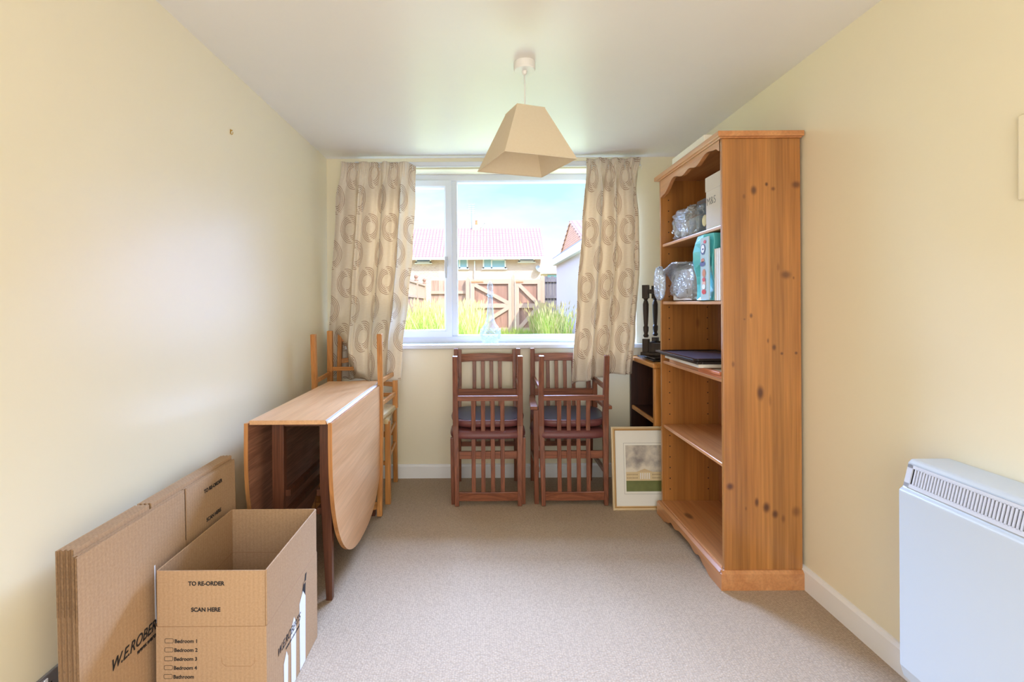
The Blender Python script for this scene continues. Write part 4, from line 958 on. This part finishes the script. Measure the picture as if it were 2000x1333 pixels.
def brickm(name, c1, c2, mort, sc, axis='XZ'):
    m, n, b = newmat(name); L = n.links; t = N(n, 'ShaderNodeTexCoord'); mp = N(n, 'ShaderNodeMapping')
    mp.inputs['Rotation'].default_value = (PI/2, 0, 0) if axis == 'XZ' else (PI/2, 0, PI/2)
    s = N(n, 'ShaderNodeSeparateXYZ'); c = N(n, 'ShaderNodeCombineXYZ'); L.new(t.outputs['Object'], s.inputs[0]); L.new(s.outputs[0 if axis == 'XZ' else 1], c.inputs[0]); L.new(s.outputs[2], c.inputs[1])
    br = N(n, 'ShaderNodeTexBrick'); br.inputs['Scale'].default_value = sc; br.inputs['Color1'].default_value = lin(c1); br.inputs['Color2'].default_value = lin(c2); br.inputs['Mortar'].default_value = lin(mort); L.new(c.outputs[0], br.inputs[0])
    L.new(br.outputs[0], b.inputs['Base Color']); b.inputs['Roughness'].default_value = .9; return m
M['brick'] = brickm('tan_brick', (196, 160, 140), (214, 180, 156), (210, 196, 186), 2.2)
M['brickred'] = brickm('red_brick_gable', (196, 130, 112), (208, 146, 126), (214, 190, 180), 2.2, 'YZ')
def tilem(name, c1, c2, sx=.27, sy=.20):
    m, n, b = newmat(name); L = n.links; t = N(n, 'ShaderNodeTexCoord'); s = N(n, 'ShaderNodeSeparateXYZ'); L.new(t.outputs['Object'], s.inputs[0])
    def wave(o, per):
        d = N(n, 'ShaderNodeMath', operation='DIVIDE'); d.inputs[1].default_value = per; L.new(o, d.inputs[0]); f = N(n, 'ShaderNodeMath', operation='FRACT'); L.new(d.outputs[0], f.inputs[0]); return f.outputs[0]
    a = wave(s.outputs[0], sx); c = wave(s.outputs[2], sy)
    m1 = N(n, 'ShaderNodeMath', operation='GREATER_THAN'); m1.inputs[1].default_value = .34; L.new(a, m1.inputs[0]); m2 = N(n, 'ShaderNodeMath', operation='GREATER_THAN'); m2.inputs[1].default_value = .34; L.new(c, m2.inputs[0])
    mm = N(n, 'ShaderNodeMath', operation='MULTIPLY'); L.new(m1.outputs[0], mm.inputs[0]); L.new(m2.outputs[0], mm.inputs[1])
    mx_ = N(n, 'ShaderNodeMixRGB'); L.new(mm.outputs[0], mx_.inputs[0]); mx_.inputs[1].default_value = lin(c1); mx_.inputs[2].default_value = lin(c2); L.new(mx_.outputs[0], b.inputs['Base Color']); b.inputs['Roughness'].default_value = .8; return m
M['tile'] = tilem('clay_roof_tiles', (140, 92, 92), (206, 164, 156))
struct(MB().box((-45, YB+.3, GZ-.3), (45, 140, GZ)).build('ground', M['soil']))

# house across the lane
HY = 40.0
def hp(px, py, Y=HY): return P(px, py, Y)
h1 = thing('house', 'long brick terraced house with pink tiled roof seen across the garden', 'house', (0, HY, GZ))
eR = hp(1062, 497).x; eZ = hp(980, 500).z-GZ; rZ = hp(950, 446, HY+3.6).z-GZ; rR = hp(1054, 443, HY+3.6).x
MB().box((-16, 0, 0), (eR-.25, 7.2, eZ)).build('wall', M['brick'], h1)
b = MB(); b.loft([[(-16, -.55, eZ-.15), (-16, 3.6, rZ), (-16, 7.8, eZ-.15), (-16, 7.8, eZ-.3), (-16, 3.6, rZ-.2), (-16, -.55, eZ-.3)], [(eR, -.55, eZ-.15), (rR, 3.6, rZ), (eR, 7.8, eZ-.15), (eR, 7.8, eZ-.3), (rR, 3.6, rZ-.2), (eR, -.55, eZ-.3)]])
b.build('roof', M['tile'], h1)
MB().box((-16, -.64, eZ-.34), (eR+.02, -.552, eZ-.16)).build('gutter_fascia', M['fascia'], h1)
MB().prism([(.02, eZ-.2), (7.18, eZ-.2), (3.6, rZ-.25)], 0, eR-.4, eR-.26).build('gable', M['brick'], h1)
M['hglass'] = plain('house_window_glass', (150, 190, 205), .1, noise_amt=.1)
M['hglassd'] = plain('house_window_blue_glass', (110, 130, 160), .1)
def hwin(x0, y0, x1, y1, bars=(), gm='hglass'):
    a = hp(x0, y1); c = hp(x1, y0); f = MB(); w = .11; z0, z1 = a.z-GZ, c.z-GZ
    f.box((a.x, -.06, z0), (c.x, .02, z0+w)); f.box((a.x, -.06, z1-w), (c.x, .02, z1)); f.box((a.x, -.06, z0), (a.x+w, .02, z1)); f.box((c.x-w, -.06, z0), (c.x, .02, z1))
    for q in bars:
        if q[0] == 'v': f.box((a.x+(c.x-a.x)*q[1]-w/2, -.06, z0), (a.x+(c.x-a.x)*q[1]+w/2, .02, z1))
        else: f.box((a.x+(c.x-a.x)*q[2], -.06, z0+(z1-z0)*q[1]-w/2), (c.x, .02, z0+(z1-z0)*q[1]+w/2))
    fo = f.build('window', M['fascia'], h1); MB().box((a.x+w*.5, -.02, z0+w*.5), (c.x-w*.5, -.005, z1-w*.5)).build('pane', M[gm], fo)
    MB().box((a.x-.08, -.12, z0-.08), (c.x+.08, -.001, z0)).build('sill', M['fascia'], fo)
hwin(812, 499, 842, 514, gm='hglassd'); hwin(884, 499, 914, 525, [('v', .45)]); hwin(943, 499, 988, 525, [('v', .38), ('h', .66, .38)]); hwin(1013, 498, 1044, 512, gm='hglassd'); hwin(760, 499, 795, 525, [('v', .5)])
dpx = hp(927, 520).x; MB().tube([(dpx, -.12, 0), (dpx, -.12, eZ-.4)], .05, 8).build('downpipe', M['fascia'], h1)
cx_ = hp(930, 440, HY+3.6); 
ch = MB().box((cx_.x-.32, 3.3, rZ-.25), (cx_.x+.36, 3.9, rZ+.26)).build('chimney', M['brick'], h1); MB().lathe([(.13, rZ+.26), (.10, rZ+.3), (.09, rZ+.62), (.11, rZ+.66)], (cx_.x+.02, 3.6, 0), 12).build('chimney_pot', M['orange'], ch)
ax = hp(921, 440, HY+3.6).x
b = MB(); b.tube([(ax, 3.6, rZ-.1), (ax, 3.6, hp(921, 398, HY+3.6).z-GZ)], .035, 6); tzv = hp(921, 402, HY+3.6).z-GZ
for k in range(5): b.tube([(ax-.28, 3.6+.0, tzv-.18*k+.1), (ax+.28, 3.6, tzv-.18*k+.1)], .02, 5)
b.tube([(ax-.28, 3.6, tzv-.7), (ax-.28, 3.6, tzv+.2)], .02, 5); b.tube([(ax+.28, 3.6, tzv-.7), (ax+.28, 3.6, tzv+.2)], .02, 5)
b.build('television_aerial', M['chrome'], h1)
ax2 = hp(938, 440, HY+3.6).x; b = MB(); b.tube([(ax2, 3.6, rZ), (ax2+.45, 3.6, rZ+.5)], .025, 5); b.tube([(ax2+.2, 3.6, rZ+.42), (ax2+.62, 3.6, rZ+.55)], .025, 5); b.build('small_aerial', M['chrome'], h1)
sd = hp(1050, 527); MB().lathe([(.02, 0), (.2, .05), (.3, .13), (.29, .14), (.02, .02)], n=16).build('satellite_dish', M['greyplate'], h1, loc=(sd.x, -.18, sd.z-GZ), rot=(math.radians(65), 0, .6))
# distant house
h2 = thing('house', 'small distant tiled house between the terrace and the brick gable', 'house', (0, 62, GZ))
a = P(1058, 530, 62); c = P(1110, 497, 64)
MB().box((a.x-1.5, 0, 0), (c.x+4, 6, a.z-GZ)).build('wall', M['render'], h2)
b = MB(); b.loft([[(x, -.4, a.z-GZ-.1), (x, 3, c.z-GZ), (x, 6.4, a.z-GZ-.1)] for x in (a.x-1.6, c.x+4.2)]); b.build('roof', tilem('distant_clay_tiles', (176, 128, 122), (206, 164, 156), .5, .5), h2)
MB().box((a.x-1.6, -.5, a.z-GZ-.35), (c.x+4.2, -.41, a.z-GZ-.05)).build('gutter_fascia', M['fascia'], h2)
wq = P(1082, 540, 62); b = MB().box((wq.x-.8, -.06, wq.z-GZ-.5), (wq.x+.8, .0, wq.z-GZ+.2)); b.build('window', M['hglass'], h2)
# brick gable house on the right
gx = P(1114, 437, 27).x
h3 = thing('house', 'red brick gable-ended house with tiled roof behind the flat-roofed garage', 'house', (gx, 27, GZ))
az = P(1114, 437, 27).z-GZ; ez = P(1095, 500, 30.4).z-GZ
b = MB(); b.prism([(-3.4, 0), (3.4, 0), (3.4, ez), (0, az), (-3.4, ez)], 0, 0, 8); b.build('wall', M['brickred'], h3)
b = MB()
for s_ in (-1, 1): b.loft([[(x, s_*3.8, ez-.42*(az-ez)/3.4), (x, 0, az+.02), (x, 0, az+.16), (x, s_*3.8, ez-.42*(az-ez)/3.4+.14)] for x in (-.05, 8.1)])
b.build('roof', M['tile'], h3)
# garage
gw = P(1087, 560, 14.0).x; gt = P(1086, 519, 14.0).z
h4 = thing('garage', 'flat-roofed pale rendered garage along the right side of the garden', 'garage', (gw, 6.0, GZ))
MB().box((0, 0, 0), (3.2, 8.0, gt-GZ)).build('wall', M['lilac'], h4)
MB().box((-.12, -.1, gt-GZ), (3.4, 8.12, gt-GZ+.17)).build('fascia_board', M['fascia'], h4); MB().box((-.10, -.08, gt-GZ+.17), (3.35, 8.1, gt-GZ+.21)).build('roof_felt', M['felt'], h4)
# gates
GY = 15.0
def gate(x0, x1, zt_, label, d1, d2):
    a = P(x0, 543, GY); c = P(x1, 543, GY); bot = P(x0, 652, GY).z; top_ = P(x0, zt_, GY).z
    g = thing('garden_gate', label, 'gate', (a.x, GY, GZ), group=None); w = c.x-a.x; hb2 = max(.03, bot-GZ); h_ = top_-GZ
    MB().box((0, .03, hb2), (w, .05, h_-.05)).build('boarding', M['gatem'], g)
    s = .10
    b = MB(); b.box((0, -.02, hb2), (s, .03, h_)); b.box((w-s, -.02, hb2), (w, .03, h_)); b.build('stile', M['gatef'], g)
    mz = P(x0, 598, GY).z-GZ
    for z in (h_-.14, mz-.06, hb2+.04): MB().box((s, -.02, z), (w-s, .03, z+.13)).build('rail', M['gatef'], g)
    MB().beam((s, -.005, h_-.16), (w-s, -.005, mz+.08), .11, .04, ref=(0, 0, 1)).build('brace', M['gatef'], g)
    MB().beam((w-s, -.005, mz-.05), (s, -.005, hb2+.16), .11, .04, ref=(0, 0, 1)).build('brace', M['gatef'], g)
    MB().box((.0, -.035, h_-.10), (w*.3, -.02, h_-.06)).build('strap_hinge', M['orange'], g)
gate(920, 999, 546, 'left of the two braced wooden garden gates, in full sun', 1, 1)
gate(1007, 1056, 546, 'narrower right-hand braced wooden garden gate, half in garage shade', 1, 1)
for px, w, zt_, lb in ((1002.5, .09, 540, 'pale gate post where the two garden gates meet'), (1060, .12, 541, 'gate post at the outer side of the narrow gate'), (914, .14, 546, 'brown gate post left of the wide gate')):
    q = P(px, zt_, GY+.02); o = MB().box((-w/2, -.06, 0), (w/2, .06, q.z-GZ)).prism([(-w/2, q.z-GZ), (w/2, q.z-GZ), (0, q.z-GZ+.05)], 1, -.06, .06).build('wooden_post', M['gatef'], loc=(q.x, GY+.1, GZ)); tag(o, lb, 'post')
# fence right of the gates
a = P(1064, 540, GY+.3); c = P(1088, 540, GY+.3)
rf = thing('garden_fence', 'dark shaded board fence panel between the gate and garage', 'fence', (a.x, GY+.3, GZ)); b = MB(); w = (c.x-a.x)/4
for k in range(5): b.box((k*w, 0, 0), (k*w+w*.93, .03, a.z-GZ-.03*(k % 2))); 
b.build('boards', M['shadefence'], rf)
for z in (.55, 1.15, 1.65): MB().box((0, -.05, z), (w*5, 0, z+.08)).build('rail', M['shadefence'], rf)
# fence left of the gates
a = P(880, 548, GY+.2); c = P(911, 548, GY+.2)
lf2 = thing('garden_fence', 'pinkish vertical board fence panel left of the wide gate', 'fence', (a.x-.6, GY+.2, GZ)); MB().box((0, 0, 0), (c.x-a.x+.6, .03, a.z-GZ)).build('boards', M['fence'], lf2)
for z in (.5, 1.3): MB().box((0, -.05, z), (c.x-a.x+.6, 0, z+.09)).build('rail', M['gatef'], lf2)
# side fence on the left with finials
FX = -1.72; ftop = EYE+.60
ys = [9.2, 11.0, 12.8, 14.6]
for k, y in enumerate([7.4]+ys):
    p = thing('wooden_post', ['', 'square fence post with ball finial, nearest of the left side fence', 'second square fence post with ball finial along left side fence', 'third square fence post with ball finial along left side fence', 'farthest square fence post with ball finial by the garden end'][k] if k else 'left side fence post hidden behind the curtain edge', 'post', (FX, y, GZ))
    MB().box((-.05, -.05, 0), (.05, .05, ftop-GZ+.02)).build('post', M['gatef'], p)
    MB().lathe([(.055, 0), (.06, .02), (.02, .035), (.045, .07), (.055, .10), (.045, .14), (.01, .16)], (0, 0, ftop-GZ+.02), 14).build('ball_finial', M['gatem'], p, smooth=True)
for k, y in enumerate([7.4, 9.2, 11.0, 12.8]):
    p = thing('garden_fence', ['left side fence panel nearest the house, mostly behind the curtain', 'second lattice-topped panel of the left side fence', 'third lattice-topped panel of the left side fence', 'farthest lattice-topped panel of the left side fence'][k], 'fence', (FX, y+.05, GZ))
    MB().box((-.015, 0, 0), (.0, 1.7, ftop-GZ-.42)).build('boards', M['fence'], p)
    b = MB(); h_ = ftop-GZ
    for z in (h_-.06, h_-.42): b.box((-.03, 0, z), (.03, 1.7, z+.06))
    for j in range(14): b.box((-.01, .04+j*.12, h_-.40), (.01, .075+j*.12, h_-.05))
    b.build('lattice', M['gatef'], p)

# tall meadow grass (nobody could count the blades)
def grass(name, label, area_, n, hmin, hmax, cols, seed):
    r = random.Random(seed); b = MB()
    for k in range(n):
        x0, x1, y0, y1 = area_; x = r.uniform(x0, x1); y = r.uniform(y0, y1); h = r.uniform(hmin, hmax); a = r.uniform(0, 2*PI); w = r.uniform(.006, .014)
        lean = r.uniform(.05, .40)*h; dx, dy = math.cos(a)*lean, math.sin(a)*lean; wx, wy_ = w*math.sin(a+1.3), w*math.cos(a+1.3)
        i = len(b.v); b.cur = r.choice(cols)
        b.v += [(x-wx, y-wy_, 0), (x+wx, y+wy_, 0), (x+dx*.3+wx*.8, y+dy*.3+wy_*.8, h*.55), (x+dx*.3-wx*.8, y+dy*.3-wy_*.8, h*.55), (x+dx, y+dy, h)]
        b.f += [(i, i+1, i+2, i+3), (i+3, i+2, i+4)]; b.mi += [b.cur]*2
        if b.cur == 2:    # seed head
            i = len(b.v); q = Vector((x+dx, y+dy, h)); b.v += [tuple(q), (q.x-.012, q.y, q.z+.05), (q.x+dx*.1, q.y, q.z+.13), (q.x+.014, q.y, q.z+.05)]; b.f.append((i, i+1, i+2, i+3)); b.mi.append(2)
    o = b.build(name, [M['g1'], M['g2'], M['g3']], loc=(0, 0, GZ)); tag(o, label, 'grass', kind='stuff'); return o
def leafm(name, col):
    m = bpy.data.materials.new(name); m.use_nodes = True; n = m.node_tree; n.nodes.clear(); df = N(n, 'ShaderNodeBsdfDiffuse'); df.inputs[0].default_value = lin(col); tl = N(n, 'ShaderNodeBsdfTranslucent'); tl.inputs[0].default_value = lin(col)
    ms = N(n, 'ShaderNodeMixShader'); ms.inputs[0].default_value = .35; n.links.new(df.outputs[0], ms.inputs[1]); n.links.new(tl.outputs[0], ms.inputs[2]); o = N(n, 'ShaderNodeOutputMaterial'); n.links.new(ms.outputs[0], o.inputs[0]); return m
M['g1'] = leafm('fresh_grass_blade', (150, 170, 66)); M['g2'] = leafm('pale_grass_blade', (176, 180, 92)); M['g3'] = leafm('straw_seed_stem', (206, 184, 122))
grass('meadow_grass', 'tall sunlit yellow-green meadow grass outside the left half of the window', (-1.45, -.05, 8.0, 12.5), 5200, .45, .98, [0, 0, 1, 1, 2], 3)
grass('meadow_grass', 'tall pale grass clump against the garage wall outside at right', (1.2, 1.75, 9.5, 12.5), 1100, .4, .95, [0, 1, 1, 2], 5)
grass('meadow_grass', 'low green weeds along the ground before the garden gates', (-.1, 1.3, 11.0, 13.0), 1600, .15, .45, [0, 0, 1], 6)
